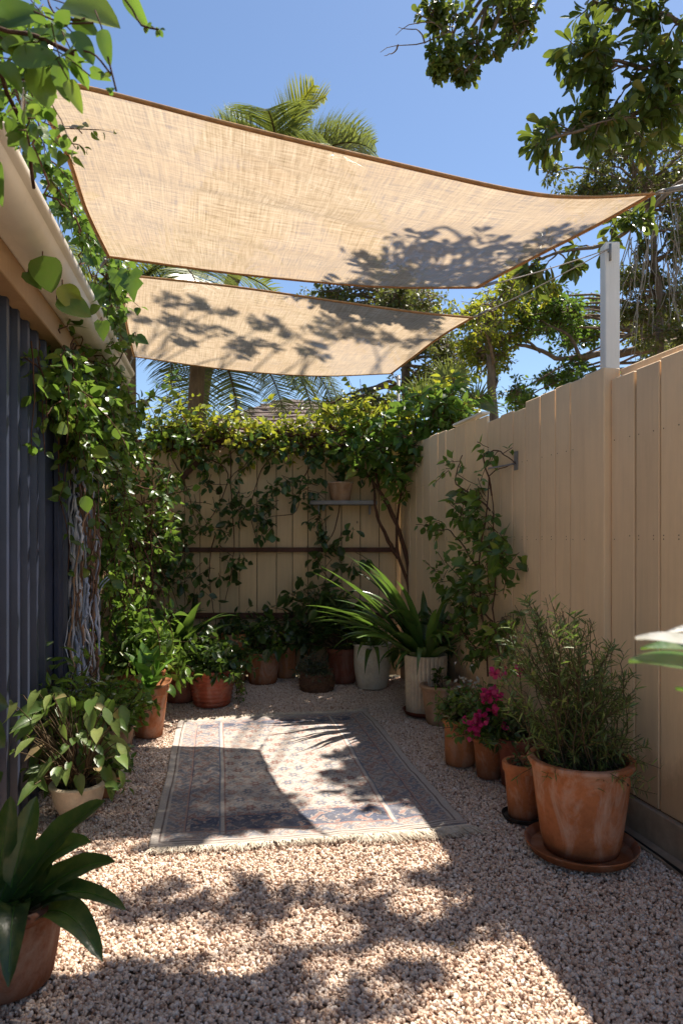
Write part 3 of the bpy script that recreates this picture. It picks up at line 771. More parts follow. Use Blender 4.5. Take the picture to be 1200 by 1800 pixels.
# ---- tall tree overhead (small leaves): throws the leaf shadows on sails and ground
tr = thing('fig_tree', 'tall small leaved tree whose bare twigged branch hangs from the top of the sky', 'tree', (5.9, 8.2, 0))
lm, sm = MB(), MB()
trunk = [V(5.9, 8.2, 0), V(5.8, 8.3, 2.5), V(5.6, 8.1, 5.0), V(4.8, 7.9, 7.6)]
sm.tube(bez3(*trunk, n=14), np.linspace(.22, .13, 14), 10)
lim1 = bez3(V(4.8, 7.9, 7.6), V(3.0, 8.4, 8.9), V(1.2, 8.7, 8.7), V(.1, 8.4, 8.3), 14); sm.tube(wiggle(lim1, .02), np.linspace(.09, .015, 14), 8)
lim2 = bez3(V(4.8, 7.9, 7.6), V(3.4, 8.6, 8.3), V(3.4, 9.0, 9.0), V(3.2, 9.3, 9.4), 14); sm.tube(wiggle(lim2, .02), np.linspace(.09, .015, 14), 8)
low1 = bez3(V(5.3, 8.05, 6.2), V(4.5, 6.6, 6.9), V(3.2, 5.1, 6.8), V(2.0, 4.6, 6.2), 14); sm.tube(wiggle(low1, .02), np.linspace(.09, .02, 14), 8)
def near_on(limbs, c):
    A = np.vstack(limbs); return A[np.argmin(np.linalg.norm(A-c, axis=1))]
def offt(target, tmin, py=-45):
    target = np.array(target); t = tmin
    while True:
        q_ = ray(target, t)
        if 950-1200*(q_[2]-CAMZ)/q_[1] < py: return t
        t += .05
def twigfall(target, t, rad, ntw, nl, size=.085, limbs=(lim1, lim2), r0=.02, flat=.6):
    c_ = ray(target, t); cluster(lm, sm, near_on(limbs, c_), c_, rad, ntw, nl, size, 'obov', .55, True, flat, r0)
# shadows on the front sail
def s1(px, py): 
    v = np.clip((py-335)/165, 0, 1); return P(px, py, (2.38+.88*v)*.885)
for (px, py, r_) in ((640, 478, .16), (700, 462, .14), (760, 478, .15), (735, 418, .08), (830, 408, .09), (830, 470, .16), (900, 440, .15), (960, 425, .12), (1010, 400, .10), (880, 470, .12), (780, 445, .13), (690, 488, .12)):
    q_ = s1(px, py); twigfall(q_, offt(q_, 1.9)+R.uniform(0, .2), r_*1.35, int(3+r_*32), 5, .058, (low1,), .012)
# shadows on the rear sail
def s2(px, py):
    v = np.clip((py-(482+.12*(px-212)))/130, 0, 1); return P(px, py, (4.33+1.25*v)*.93)
for (px, py, r_) in ((300, 520, .07), (345, 524, .06), (390, 535, .07), (250, 545, .10), (320, 560, .12), (390, 575, .14), (460, 585, .14), (530, 575, .13), (600, 570, .15), (660, 580, .13), (710, 585, .12), (430, 600, .09), (560, 600, .09), (760, 575, .10), (470, 555, .08), (640, 560, .08), (330, 590, .06)):
    q_ = s2(px, py); twigfall(q_, offt(q_, 4.6)+R.uniform(0, .4), r_*1.35, int(3+r_*38), 6, .062, (lim1,), .012)
# dappled shade on the gravel
for (px, py, r_) in ((270, 1595, .13), (380, 1590, .16), (490, 1590, .13), (640, 1570, .12), (760, 1540, .11), (840, 1560, .14), (700, 1630, .13), (180, 1740, .13), (590, 1740, .13), (690, 1720, .12), (820, 1630, .12), (300, 1770, .12)):
    q_ = G(px, py); twigfall(q_, offt(q_, 5.2)+R.uniform(0, .4), r_*1.1, int(4+r_*38), 7, .070, (low1,), .007, .8)
# twig shadows on the rug
for (px, py, r_) in ((560, 1272, .10), (620, 1268, .12), (640, 1300, .10), (690, 1362, .09), (740, 1375, .08), (590, 1370, .05), (750, 1425, .05)):
    twigfall(G(px, py), R.uniform(8.7, 9.4), r_*.95, 5, 5, .075, (lim2,), .008)
# the visible hanging branch
for (px, py, Y_, r_) in ((870, 10, 5.0, .22), (800, 40, 5.0, .20), (905, 50, 5.1, .17), (840, 80, 4.95, .17), (780, 95, 4.9, .14), (820, 125, 4.9, .09), (900, 20, 5.1, .2), (760, 20, 5.0, .12), (770, 120, 4.9, .07)):
    cluster(lm, sm, P(900, -40, 5.1), P(px, py, Y_), r_, 12, 9, .062, 'obov', .62, True, .8, .014)
for pts in ([(800, 55), (740, 75), (690, 80), (668, 92)], [(745, 74), (735, 55), (700, 48)], [(780, 62), (770, 45), (735, 25), (728, 18)], [(700, 78), (692, 92), (675, 98)], [(790, 60), (760, 40), (720, 45), (695, 62)]):
    pp = edge_curve([(a, b_, 4.95) for a, b_ in pts], 9); sm.tube(wiggle(pp, .004), np.linspace(.007, .002, 9), 4, False)
sm.tube(edge_curve([(960, -30, 5.1), (940, 15, 5.05), (920, 55, 5.0), (900, 90, 5.0)], 8), np.linspace(.014, .006, 8), 5)
sm.obj('trunk', M['bark'], tr); lm.obj('crown', M['fig'], tr)

# ---- big-leaved tree entering from the upper right
tr = thing('magnolia_tree', 'large leaved glossy tree reaching in over the fence from the upper right', 'tree', (4.7, 6.9, 0))
lm, sm = MB(), MB()
sm.tube(bez3(V(4.7, 6.9, 0), V(4.8, 7.0, 2.), V(4.5, 6.7, 4.0), V(4.1, 6.4, 5.4), n=12), np.linspace(.13, .07, 12), 9)
hub = P(1290, 150, 6.1)
sm.tube(bez(V(4.6, 6.8, 3.4), V(4.3, 6.6, 4.4), hub, 8), np.linspace(.08, .045, 8), 8)
def limb(a, pts, r0=.03):
    pth = np.vstack([a[None], edge_curve([(a_, b_, c_*1.33) for a_, b_, c_ in pts], 14)]); sm.tube(wiggle(pth, .006), np.linspace(r0, .008, len(pth)), 6, False); return pth
L1 = limb(hub, [(1230, 120, 4.5), (1150, 130, 4.4), (1080, 110, 4.35), (1010, 95, 4.3)])
L2 = limb(hub, [(1240, 170, 4.5), (1150, 190, 4.4), (1060, 215, 4.3), (960, 245, 4.2)])
L3 = limb(hub, [(1230, 60, 4.6), (1160, 30, 4.5), (1090, 20, 4.5), (1040, 0, 4.5)])
L4 = limb(hub, [(1240, 300, 4.6), (1180, 330, 4.6), (1080, 420, 4.6), (960, 450, 4.7), (900, 490, 4.8)])
for Lx, a, b_, n_, r_ in ((L1, .2, 1, 38, .22), (L2, .25, 1, 40, .21), (L3, .25, 1, 18, .16), (L4, .45, 1, 16, .15)):
    for k in range(n_):
        f = R.uniform(a, b_)*(len(Lx)-1); p0 = Lx[int(f)]
        e = p0+nrm(R.normal(0, 1, 3)*V(1, 1, .8)+V(-.35, 0, 0))*r_*1.33*R.uniform(.5, 1.25)
        p = wiggle(bez(p0, (p0+e)/2+V(0, 0, .03), e, 7), .006); sm.tube(p, np.linspace(.009, .004, 7), 5, False)
        along(lm, p, 8, .138, 'obov', .40, .4, .7, .25, .9, .35)
        rosette_tip(lm, p[-1], p[-1]-p[-2], .158, 9, 'obov', .38, .3)
# canopy above the frame too
for k in range(3):
    c_ = P(R.uniform(1150, 1350), R.uniform(-160, -20), R.uniform(6, 6.8)); cluster(lm, sm, hub, c_, .4, 9, 8, .14, 'obov', .4, True, .8, .03)
sm.obj('trunk', M['bark'], tr); lm.obj('crown', M['fig'], tr)

# ---- background trees
def bg_tree(name, label, trunk_pts, clusters, size, kind, mat, n_tw, n_l, r0=.12, ratio=.5, flat=.7):
    b0 = trunk_pts[0]; tr = thing(name, label, 'tree', (b0[0], b0[1], 0), 'trees beyond the fence'); lm, sm = MB(), MB()
    tp = np.array(trunk_pts, float); tp = bez3(tp[0], tp[1], tp[2], tp[3], 14); sm.tube(wiggle(tp, .03), np.linspace(r0, r0*.45, 14), 9)
    for (px, py, Y_, r_) in clusters:
        c_ = P(px, py, Y_); cand = tp[5:]; a = cand[np.argmin(np.linalg.norm(cand-c_, axis=1)+R.uniform(0, .6, len(cand)))]
        cluster(lm, sm, a, c_, r_, n_tw, n_l, size, kind, ratio, False, flat, r0*.22, .3)
    sm.obj('trunk', M['bark'], tr); lm.obj('crown', mat, tr); return tr, sm
def blob(cx, cy, rx, ry, n, Y0, Y1, r0, r1):
    out = []
    for _ in range(n):
        a = R.uniform(0, 2*PI); q_ = math.sqrt(R.rand()); out.append((cx+rx*q_*math.cos(a), cy+ry*q_*math.sin(a), R.uniform(Y0, Y1), R.uniform(r0, r1)))
    return out
T = lambda px, Y_: V((px-600)/1200*Y_, Y_, 0)
a = T(1150, 8.5)
bg_tree('banyan_tree', 'tangled brown trunked tree with hanging roots behind the right fence', [a, a+V(.05, 0, 2), P(1160, 480, 8.5), P(1130, 330, 8.6)],
        blob(1140, 300, 110, 80, 26, 8.0, 9.4, .35, .6)+blob(1180, 420, 70, 60, 7, 8.2, 9.2, .25, .4)+blob(1000, 330, 60, 40, 5, 8.4, 9.4, .3, .45)+blob(1180, 560, 60, 70, 12, 8.2, 9.2, .2, .35)+blob(1110, 480, 40, 90, 9, 8.4, 9.2, .2, .3),
        .075, 'tiny', M['olive'], 14, 13, .07)
hr = thing('hanging_roots', 'thin dangling aerial roots beside the tree trunk right of the white post', 'roots', (a[0], 8.4, 0))
b = MB()
for k in range(48):
    x0 = R.uniform(1105, 1200); y0 = R.uniform(330, 480); p0 = P(x0, y0, R.uniform(8.1, 8.7)); ln = R.uniform(.5, 1.7)
    e = p0+V(R.normal(0, .18)+(.0), R.normal(0, .1), -ln); b.tube(wiggle(bez(p0, (p0+e)/2+R.normal(0, .12, 3), e, 8), .02), np.linspace(.008, .003, 8), 4, False)
b.obj('root_strands', M['rope'], hr)
a = T(1080, 10.)
tr, _ = bg_tree('leafy_tree', 'green tree with a long curved bare branch seen left of the white post', [T(1230, 10.), T(1225, 10.)+V(0, 0, 1.5), P(1200, 640, 10), P(1180, 560, 10)],
        blob(990, 560, 80, 50, 20, 9.3, 10.6, .3, .5)+blob(960, 690, 60, 30, 6, 9.3, 10.4, .22, .32)+blob(1030, 660, 40, 30, 5, 9.4, 10.4, .25, .35),
        .085, 'tiny', M['vine'], 15, 13, .09)
b = MB(); b.tube(wiggle(edge_curve([(1200, 600, 9.4), (1120, 618, 9.4), (1050, 628, 9.4), (985, 634, 9.4), (945, 618, 9.4), (905, 610, 9.4), (870, 635, 9.4)], 24), .012), np.linspace(.06, .018, 24), 7)
b.tube(edge_curve([(950, 620, 9.4), (925, 600, 9.4), (880, 604, 9.4), (850, 612, 9.4)], 10), np.linspace(.022, .008, 10), 5)
b.tube(edge_curve([(1020, 632, 9.4), (1000, 590, 9.4), (960, 570, 9.4), (930, 545, 9.4)], 10), np.linspace(.03, .01, 10), 5)
b.obj('limb', M['bark'], tr)
bg_tree('leafy_tree', 'yellow green leafy tree behind the corner between sail tip and right fence', [T(880, 9), T(880, 9)+V(0, 0, 1.5), P(870, 640, 9), P(860, 560, 9)],
        blob(860, 590, 60, 70, 22, 8.4, 9.8, .25, .45)+blob(920, 500, 50, 30, 8, 8.4, 9.6, .25, .4), .075, 'tiny', M['vine_sunlit'], 14, 12, .09)
bg_tree('olive_tree', 'dull olive tree filling the gap behind the two sails', [T(720, 12), T(720, 12)+V(0, 0, 2), P(700, 600, 12), P(690, 520, 12)],
        blob(690, 545, 130, 60, 28, 11, 13, .4, .7)+blob(760, 640, 70, 50, 14, 11, 12.6, .4, .6)+blob(560, 560, 60, 40, 8, 11.5, 13, .4, .6)+blob(640, 720, 90, 30, 12, 10, 11, .3, .45), .09, 'tiny', M['olive'], 17, 13, .12)
bg_tree('distant_tree', 'dark distant tree low on the horizon at the far right corner', [T(1230, 15), T(1230, 15)+V(0, 0, 2), P(1220, 640, 15), P(1210, 600, 15)],
        blob(1190, 600, 70, 70, 14, 14, 16, .5, .8), .12, 'tiny', M['olive'], 18, 14, .14)

# ---- palm
def frond(lm, sm, base, az, elev, length, bend, nlf, lw, droop=.6, lfl=.55, mat=None):
    pts = [np.array(base, float)]; e = elev; n = 16
    for i in range(n):
        pts.append(pts[-1]+(V(math.cos(az), math.sin(az), 0)*math.cos(e)+V(0, 0, 1)*math.sin(e))*length/n); e -= bend/n*(.3+1.4*i/n)
    pts = np.array(pts); sm.tube(pts, np.linspace(.03, .006, n+1), 5, False)
    tt = np.repeat(np.linspace(.18, .99, nlf), 2); f = tt*n; i = np.minimum(f.astype(int), n-1); fr = (f-i)[:, None]
    pos = pts[i]*(1-fr)+pts[i+1]*fr; tan = nrm(pts[i+1]-pts[i]); sd = np.cross(tan, V(0, 0, 1)); sd = nrm(sd); sg = np.tile([1., -1.], nlf)[:, None]
    ll = lfl*np.sin(PI*np.clip(tt*.88+.1, 0, 1))**.6*R.uniform(.85, 1.1, len(tt)); N = len(tt)
    d0 = nrm(tan*.55+sd*sg*1.0+V(0, 0, .15)+R.normal(0, .06, (N, 3)))
    w = lw; upv = nrm(np.cross(d0, tan))
    rows = []
    p = pos.copy(); d = d0.copy(); segs = 4
    for s in range(segs+1):
        ww = w*(1, 1, .85, .55, .08)[s]*.5
        rows += [p+tan*ww, p-tan*ww]
        p = p+d*(ll/segs)[:, None]; d = nrm(d+V(0, 0, -droop*.5)*(s+.5)/segs)
    vs = np.stack(rows, 1); lm.bulk(vs, [(2*k, 2*k+1, 2*k+3, 2*k+2) for k in range(segs)])
pb = T(338, 12)
pt_ = thing('palm_tree', 'tall feather palm rising behind the sails with one yellowing frond', 'palm', pb)
lm, sm, ly = MB(), MB(), MB()
cr = P(495, 335, 12.)
tk = bez3(pb, pb+V(.0, 0, 3.8), P(350, 560, 12), cr, 20); tw = MB(); tw.tube(tk, np.linspace(.15, .12, 20)*(1+.05*np.sin(np.arange(20)*2.5)), 12)
tw.obj('trunk', M['bark'], pt_)
for (az, el, ln, bd_) in ((.05, 1.1, 2.3, 1.9), (.5, 1.25, 2.2, 1.7), (-.3, .85, 2.2, 2.0), (3.1, 1.2, 2.0, 1.9), (2.7, 1.35, 2.1, 1.4), (3.6, 1.0, 2.0, 2.2), (1.7, 1.4, 2.1, 1.2), (4.6, 1.1, 1.9, 2.2), (1.2, .9, 2.2, 2), (2.2, .6, 2.2, 2), (5.4, .4, 2.4, 2.0),
                        (3.6, .05, 2.4, 1.7), (4.4, 0, 2.4, 1.7), (5.2, -.05, 2.6, 1.6), (6.0, 0, 2.6, 1.6), (.3, -.1, 2.6, 1.5), (2.9, -.1, 2.6, 1.5), (4.7, -.4, 2.6, 1.1), (5.8, -.4, 2.6, 1.2), (3.3, -.3, 2.6, 1.3), (.1, -.4, 2.6, 1.1)):
    frond(lm, sm, cr, az, el, ln*.92, bd_, 110, .022, .7, .85)
frond(ly, sm, cr+V(.05, -.1, 0), .25, 1.52, 1.95, 1.1, 90, .032, .35, .75); frond(ly, sm, cr+V(0, -.1, 0), 5.9, 1.5, 1.8, .9, 80, .028, .35, .7)
sm.obj('frond_stalks', M['stem'], pt_); lm.obj('crown', M['palm'], pt_); ly.obj('young_frond', M['palmyellow'], pt_)
pb = T(334, 9.5)
pt2 = thing('palm_tree', 'low palm with long drooping fronds showing under the rear sail', 'palm', pb); lm, sm = MB(), MB()
cr = P(352, 575, 9.5); tw = MB(); tw.tube(bez(pb, pb+V(.0, 0, 2), cr, 12), np.linspace(.14, .10, 12), 10); tw.obj('trunk', M['bark'], pt2)
for k, az in enumerate(np.linspace(0, 2*PI, 23)[:-1]): frond(lm, sm, cr, az+R.normal(0, .15), R.uniform(-.2, .7), R.uniform(2., 2.7), 1.5+R.uniform(-.2, .3), 80, .02, .9, .75)
sm.obj('frond_stalks', M['stem'], pt2); lm.obj('crown', M['palm'], pt2)
pb = T(225, 8.5)
pt3 = thing('palm_tree', 'blue green palm beyond the house corner behind the vine', 'palm', pb); lm, sm = MB(), MB()
cr = P(225, 520, 8.5); tw = MB(); tw.tube(bez(pb, pb+V(0, 0, 2), cr, 12), np.linspace(.13, .09, 12), 10); tw.obj('trunk', M['bark'], pt3)
for k, az in enumerate(np.linspace(0, 2*PI, 18)[:-1]): frond(lm, sm, cr, az+R.normal(0, .15), R.uniform(-.1, .7), 2.2, 1.7, 70, .02, .9, .75)
sm.obj('frond_stalks', M['stem'], pt3); lm.obj('crown', M['palm'], pt3)
# fan palm
pb = T(790, 8.2)
fp = thing('fan_palm', 'fan palm with stiff radiating leaves just behind the back right corner', 'palm', pb); lm, sm = MB(), MB()
tw = MB(); hubp = P(785, 790, 8.2); tw.tube([pb, hubp], [.12, .09], 10); tw.obj('trunk', M['bark'], fp)
for (px, py, rot) in ((790, 675, .2), (745, 705, .9), (835, 715, -.6), (800, 735, 0)):
    c_ = P(px, py, 8.2+R.uniform(-.3, .3)); sm.tube(bez(hubp, (hubp+c_)/2+V(0, 0, .2), c_, 6), .012, 5)
    N = 34; th = np.linspace(-2.1, 2.1, N)+rot*.4; out = np.stack([np.sin(th), R.normal(0, .12, N)-.25, np.cos(th)], 1)
    w = .014; ll = .34*R.uniform(.9, 1.1, N); d = nrm(out); nr_ = nrm(np.cross(d, V(0, 1, 0))); p = np.repeat([c_], N, 0); rows = []
    for s in range(5):
        ww = w*(.3, 1, 1, .6, .1)[s]; rows += [p+nr_*ww, p-nr_*ww]; p = p+d*(ll/4)[:, None]; d = nrm(d+V(0, 0, -.12))
    lm.bulk(np.stack(rows, 1), [(2*k, 2*k+1, 2*k+3, 2*k+2) for k in range(4)])
sm.obj('stalks', M['stem'], fp); lm.obj('crown', M['palm'], fp)

# ------------------------------------------------------------------ vines
def vine(label, base, mat, build, name='climbing_vine', cat='vine', stem=None, group='vines climbing the walls'):
    th = thing(name, label, cat, base, group); lm, sm = MB(), MB(); build(lm, sm)
    sm.obj('stem', stem or M['wood'], th); lm.obj('foliage', mat, th); return th
def v_left(lm, sm):
    for k in range(265):
        y = R.uniform(3.45, 6.15); big = np.interp(y, [3.4, 4.2, 5.2, 6.1], [.10, .32, .62, .92])
        o = abs(R.normal(0, .6))*big; o = min(o, big*1.15)+.03
        ztop = np.interp(y, [3.4, 4.0, 5., 6.], [2.1, 2.35, 2.4, 2.3]); zb = np.interp(y, [3.4, 4.15, 4.3, 4.8, 6.], [1.95, 1.85, 1.2, 1.0, 1.15])
        z = R.uniform(zb, ztop)
        X0 = (wallX(y) if y < 4.9 else -1.95)
        p0 = V(X0+o*.6, y, z); d = V(R.normal(.15, .25), R.normal(-.1, .3), R.normal(-.35, .35)); ln = R.uniform(.25, .6)
        e = p0+d*ln*1.4; e[0] = max(e[0], wallX(e[1])+.05)
        p = wiggle(bez(p0, (p0+e)/2+V(.05, 0, .06), e, 9), .012); sm.tube(p, np.linspace(.005, .002, 9), 4, False)
        along(lm, p, 19, .058, R.choice(['heart', 'oval', 'oval', 'lobed']), .7, .05, .55, .4, 1., .4, (.25, -.15, 0))
v = vine('dense mixed vine covering the left house wall and far left corner', (wallX(4.5)+.1, 4.5, 0), M['vine'], v_left)
def v_left_fall(lm, sm):    # long hanging strands lower on the left
    for k in range(46):
        y = R.uniform(4.25, 6.0); X0 = (wallX(y) if y < 4.9 else -1.95)+R.uniform(.05, .4)
        p0 = V(X0, y, R.uniform(1.1, 1.6)); e = p0+V(R.normal(.03, .1), R.normal(0, .1), -R.uniform(.5, 1.0)); e[2] = max(e[2], .15)
        p = wiggle(bez(p0, (p0+e)/2+V(R.normal(.04, .05), 0, 0), e, 10), .02); sm.tube(p, np.linspace(.006, .002, 10), 4, False)
        along(lm, p, 15, .06, R.choice(['lance', 'oval']), .5, .1, .5, .4, 1., .5)
vine('loose trailing strands hanging below the left wall vine beside the dark cladding', (wallX(4.6)+.12, 4.7, 0), M['vine'], v_left_fall)
def v_bark(lm, sm):
    c0 = wxf(np.array([[3.95, .10, 0]]))[0]
    for k in range(130):
        a = R.uniform(0, 2*PI); r_ = .06*math.sqrt(R.rand())+.014; ph = R.uniform(0, 6); z0, z1 = sorted(R.uniform(.05, 2.2, 2)); 
        z1 = min(z1, z0+R.uniform(.3, .9)); z1 = max(z1, z0+.25)
        zz = np.linspace(z0, z1, 16); aa = a+zz*R.normal(0, 1.8)
        p = np.stack([c0[0]+r_*np.cos(aa)+.012*np.sin(zz*9+ph), c0[1]+r_*np.sin(aa)*1.2, zz], 1); sm.tube(wiggle(p, .006), R.uniform(.003, .009)*(1+.35*np.sin(np.arange(16)*1.9+ph)), 5)
    for k in range(5):
        e = c0+V(R.normal(.1, .1), R.normal(0, .2), R.uniform(.8, 2.2)); p = wiggle(bez(c0+V(0, 0, e[2]-.3), c0+V(.02, 0, e[2]-.1), e, 7), .01); sm.tube(p, .004, 4); along(lm, p, 7, .07, 'oval', .6, .2)
vine('shaggy pale peeling trunk of twisted stems standing against the dark cladding', wxf(np.array([[3.95, .10, 0]]))[0], M['vine'], v_bark, stem=M['peel'], name='climbing_vine')
def v_gutter(lm, sm):
    ctrl = [(20, 130, 2.35), (70, 270, 2.55), (120, 350, 2.85), (160, 430, 3.3), (195, 500, 3.7), (190, 570, 4.0)]
    main = edge_curve(ctrl, 40); sm.tube(wiggle(main, .008), .006, 5)
    sm.tube(wiggle(main+V(.01, 0, -.03), .02), .004, 5)
    for k in range(95):
        p0 = main[R.randint(0, 40)]; e = p0+nrm(R.normal(0, 1, 3))*V(.7, .8, 1.)*R.uniform(.05, .20)+V(.03, 0, -.03)
        p = wiggle(bez(p0, (p0+e)/2+V(0, 0, .03), e, 6), .006); sm.tube(p, np.linspace(.003, .0012, 6), 4, False)
        along(lm, p, 7, .052, R.choice(['heart', 'oval', 'lobed']), .72, .1, .5, .4, 1., .5, (0, -.2, 0))
    for pts in ([(100, 225), (170, 228), (210, 228)], [(60, 225), (120, 215), (145, 235)], [(100, 250), (140, 255), (150, 268)]):
        p = edge_curve([(a_, b_, 2.15) for a_, b_ in pts], 8); sm.tube(p, .0018, 4); along(lm, p, 5, .026, 'oval', .6, .3)
vine('ivy strand creeping along the cream gutter on the left', wxf(np.array([[3.0, .3, 0]]))[0], M['vine'], v_gutter)
def v_top(lm, sm):      # big round leaves close to the camera at the upper left
    hubq = P(-60, 60, 1.5)
    sm.tube(wiggle(bez(hubq, P(30, 60, 1.5), P(130, 95, 1.5), 10), .004), .005, 5)
    sm.tube(wiggle(bez(hubq, P(40, 150, 1.5), P(60, 330, 1.9), 12), .006), .005, 5)
    for pts in ([(85, 0), (95, 22), (130, 36), (150, 32)], [(120, 92), (130, 88), (165, 95), (195, 130)], [(205, -20), (235, 20), (248, 44), (280, 52)], [(190, 100), (200, 140), (205, 160)], [(60, 20), (110, 40), (165, 40)]):
        p = edge_curve([(a_, b_, 1.5) for a_, b_ in pts], 8); sm.tube(p, .0022, 5)
    big = [(70, 65, 120, .92, .35), (160, 15, 95, 1.2, -.2), (185, 80, 60, .55, -1.4), (145, 75, 55, .9, -.8), (132, 115, 60, .6, -1.3), (108, 135, 70, .65, -1.5), (236, 10, 60, .6, -1.1), (75, 150, 70, .9, -1.2), (25, 20, 90, .8, .5), (60, 100, 80, .7, .1),
           (20, 130, 55, .8, -.8), (130, 165, 55, .6, -1.2), (150, 45, 50, .8, -.5), (-5, 320, 75, .55, -1.5), (30, 85, 60, .8, -.6), (95, 60, 60, .8, .9), (10, 50, 70, .8, -.2)]
    for (px, py, L_, rt, an) in big:
        dep = 1.5+R.uniform(-.06, .06); p = P(px-L_*.5*math.cos(an), py+L_*.5*math.sin(an), dep); d = V(math.cos(an), R.normal(0, .2), math.sin(an))
        ln = L_*dep/1200; put_leaves(lm, [p], [d], [V(R.normal(0, .3), -1, .5+R.normal(0, .3))], [ln], [ln*rt*.82], R.choice(['round', 'roundheart']))
        sm.tube([p, p-d*.03+V(-.01, 0, .01)], .0015, 4)
    for k in range(46):
        p0 = P(R.uniform(-20, 110), R.uniform(0, 230), R.uniform(1.5, 1.9)); e = p0+R.normal(0, .05, 3); p = wiggle(bez(p0, (p0+e)/2+V(0, 0, .01), e, 5), .003); sm.tube(p, .0015, 4); along(lm, p, 6, .036, R.choice(['oval', 'heart']), .75, .1)
    for (px, py) in ((280, 52), (258, 46), (184, 132), (198, 160)):
        p = P(px, py, 1.5); put_leaves(lm, np.repeat([p], 5, 0), R.normal(0, 1, (5, 3)), R.normal(0, 1, (5, 3)), .016, .012, 'oval')
vine('broad round leaved creeper hanging into the top left corner near the camera', (-1.3, 1.6, 0), M['vine'], v_top)
def v_eave(lm, sm):
    for (px, py, L_, an, kd) in ((75, 470, 70, -1.3, 'roundheart'), (110, 515, 50, -1.0, 'round'), (210, 490, 46, -1.6, 'lobed'), (228, 492, 52, -1.4, 'lobed'), (180, 575, 34, -1.5, 'heart'), (50, 490, 40, -.9, 'heart'), (240, 600, 26, -.5, 'heart'), (150, 560, 30, .5, 'oval'),
                                 (160, 800, 34, -.3, 'oval'), (150, 880, 30, -1.4, 'oval'), (100, 545, 60, -.3, 'round'), (140, 540, 50, .4, 'round')):
        Y_ = 2.6 if px < 130 else 3.4; ln = L_*Y_/1200; p = P(px, py-L_*.3, Y_); put_leaves(lm, [p], [V(math.cos(an), -.1, math.sin(an))], [V(.2, -1, .4)], [ln], [ln*.8], kd)
        sm.tube(bez(p, p+V(-.02, .05, .06), p+V(-.05, .12, .04), 5), .002, 4)
    for k in range(70):
        y = R.uniform(3.0, 4.6); p0 = wxf(np.array([[y, R.uniform(.02, .16), R.uniform(2.0, 2.35)]]))[0]; e = p0+V(R.normal(.03, .08), R.normal(-.05, .12), R.normal(-.15, .15))
        p = wiggle(bez(p0, (p0+e)/2, e, 7), .01); sm.tube(p, np.linspace(.004, .002, 7), 4, False); along(lm, p, 8, .065, R.choice(['heart', 'oval']), .75, .1, .5, .4, 1, .5, (.2, -.3, 0))
vine('lobed leaf creeper spilling under the eave beam on the left', wxf(np.array([[3.4, .12, 0]]))[0], M['vine'], v_eave)
def v_back(lm, sm):
    y0 = 6.18
    for k in range(16):
        z = 2.16+R.uniform(-.10, .10); p = np.stack([np.linspace(-1.6, .45, 30), np.full(30, y0)+R.normal(0, .01, 30), np.full(30, z)], 1); sm.tube(wiggle(p, .018), R.uniform(.005, .012), 5)
    for k in range(270):
        x = R.uniform(-1.75, .35); p0 = V(x, y0+R.normal(0, .05), 2.13+R.uniform(-.05, .12)); hh = .5+.5*math.sin(x*3.3+.6)*math.sin(x*7.1); e = p0+V(R.normal(0, .16), R.normal(-.05, .12), R.uniform(-.24, .14+.38*hh))
        p = wiggle(bez(p0, (p0+e)/2+V(0, 0, .04), e, 6), .008); sm.tube(p, np.linspace(.004, .002, 6), 4, False); along(lm, p, 10, .062, R.choice(['oval', 'heart', 'lobed']), .65, .1, .7, .2, 1, .5)
vine('sunlit yellow green vine growing along the top of the back fence', (-.6, 6.18, 0), M['vine_sunlit'], v_back)
def v_back2(lm, sm):
    def run(pts, r_=.006): 
        p = edge_curve([(a_, b_, c_) for a_, b_, c_ in pts], 16); sm.tube(wiggle(p, .006), np.linspace(r_, r_*.5, 16), 5, False); return p
    runs = [run(q_) for q_ in ([(405, 790, 6.15), (404, 880, 6.15), (408, 950, 6.12), (395, 1060, 6.1)], [(490, 785, 6.18), (460, 830, 6.15), (440, 900, 6.12), (452, 960, 6.12)], [(350, 800, 6.15), (400, 830, 6.1), (380, 900, 6.12), (330, 960, 6.1)],
            [(380, 940, 6.13), (372, 1010, 6.1), (380, 1100, 6.05)], [(560, 790, 6.15), (530, 850, 6.12), (520, 900, 6.12), (470, 910, 6.12)], [(300, 800, 6.0), (330, 870, 6.0), (350, 930, 6.)], [(480, 790, 6.15), (440, 815, 6.1), (400, 850, 6.1)], [(600, 880, 6.15), (590, 930, 6.12), (560, 980, 6.1), (580, 1020, 6.1)])]
    for (px, py, rx, ry, n_, s_) in ((400, 870, 28, 30, 12, .085), (450, 900, 38, 36, 22, .085), (520, 860, 50, 26, 22, .085), (540, 800, 60, 20, 18, .085), (590, 960, 36, 40, 20, .10), (350, 880, 30, 50, 12, .07), (340, 1000, 60, 40, 22, .09), (420, 790, 90, 22, 26, .08), (610, 810, 60, 26, 20, .08), (280, 960, 40, 60, 12, .07), (565, 900, 20, 20, 6, .08), (400, 975, 30, 20, 6, .08), (380, 930, 30, 16, 6, .08)):
        for k in range(n_):
            p0 = P(px+R.uniform(-rx, rx), py+R.uniform(-ry, ry), R.uniform(6.0, 6.17)); e = p0+V(R.normal(0, .08), R.normal(-.03, .03), R.normal(-.03, .06)); e[1] = min(e[1], 6.19)
            p = wiggle(bez(p0, (p0+e)/2, e, 5), .005); sm.tube(p, .0025, 4); along(lm, p, 4, s_, R.choice(['oval', 'obov', 'lance']), .6, .1, .4, .5, 1, .5, (0, -.4, 0))
vine('dark leaved vine with thin stems sprawling down the face of the back fence', (-.7, 6.15, 0), M['dark'], v_back2)
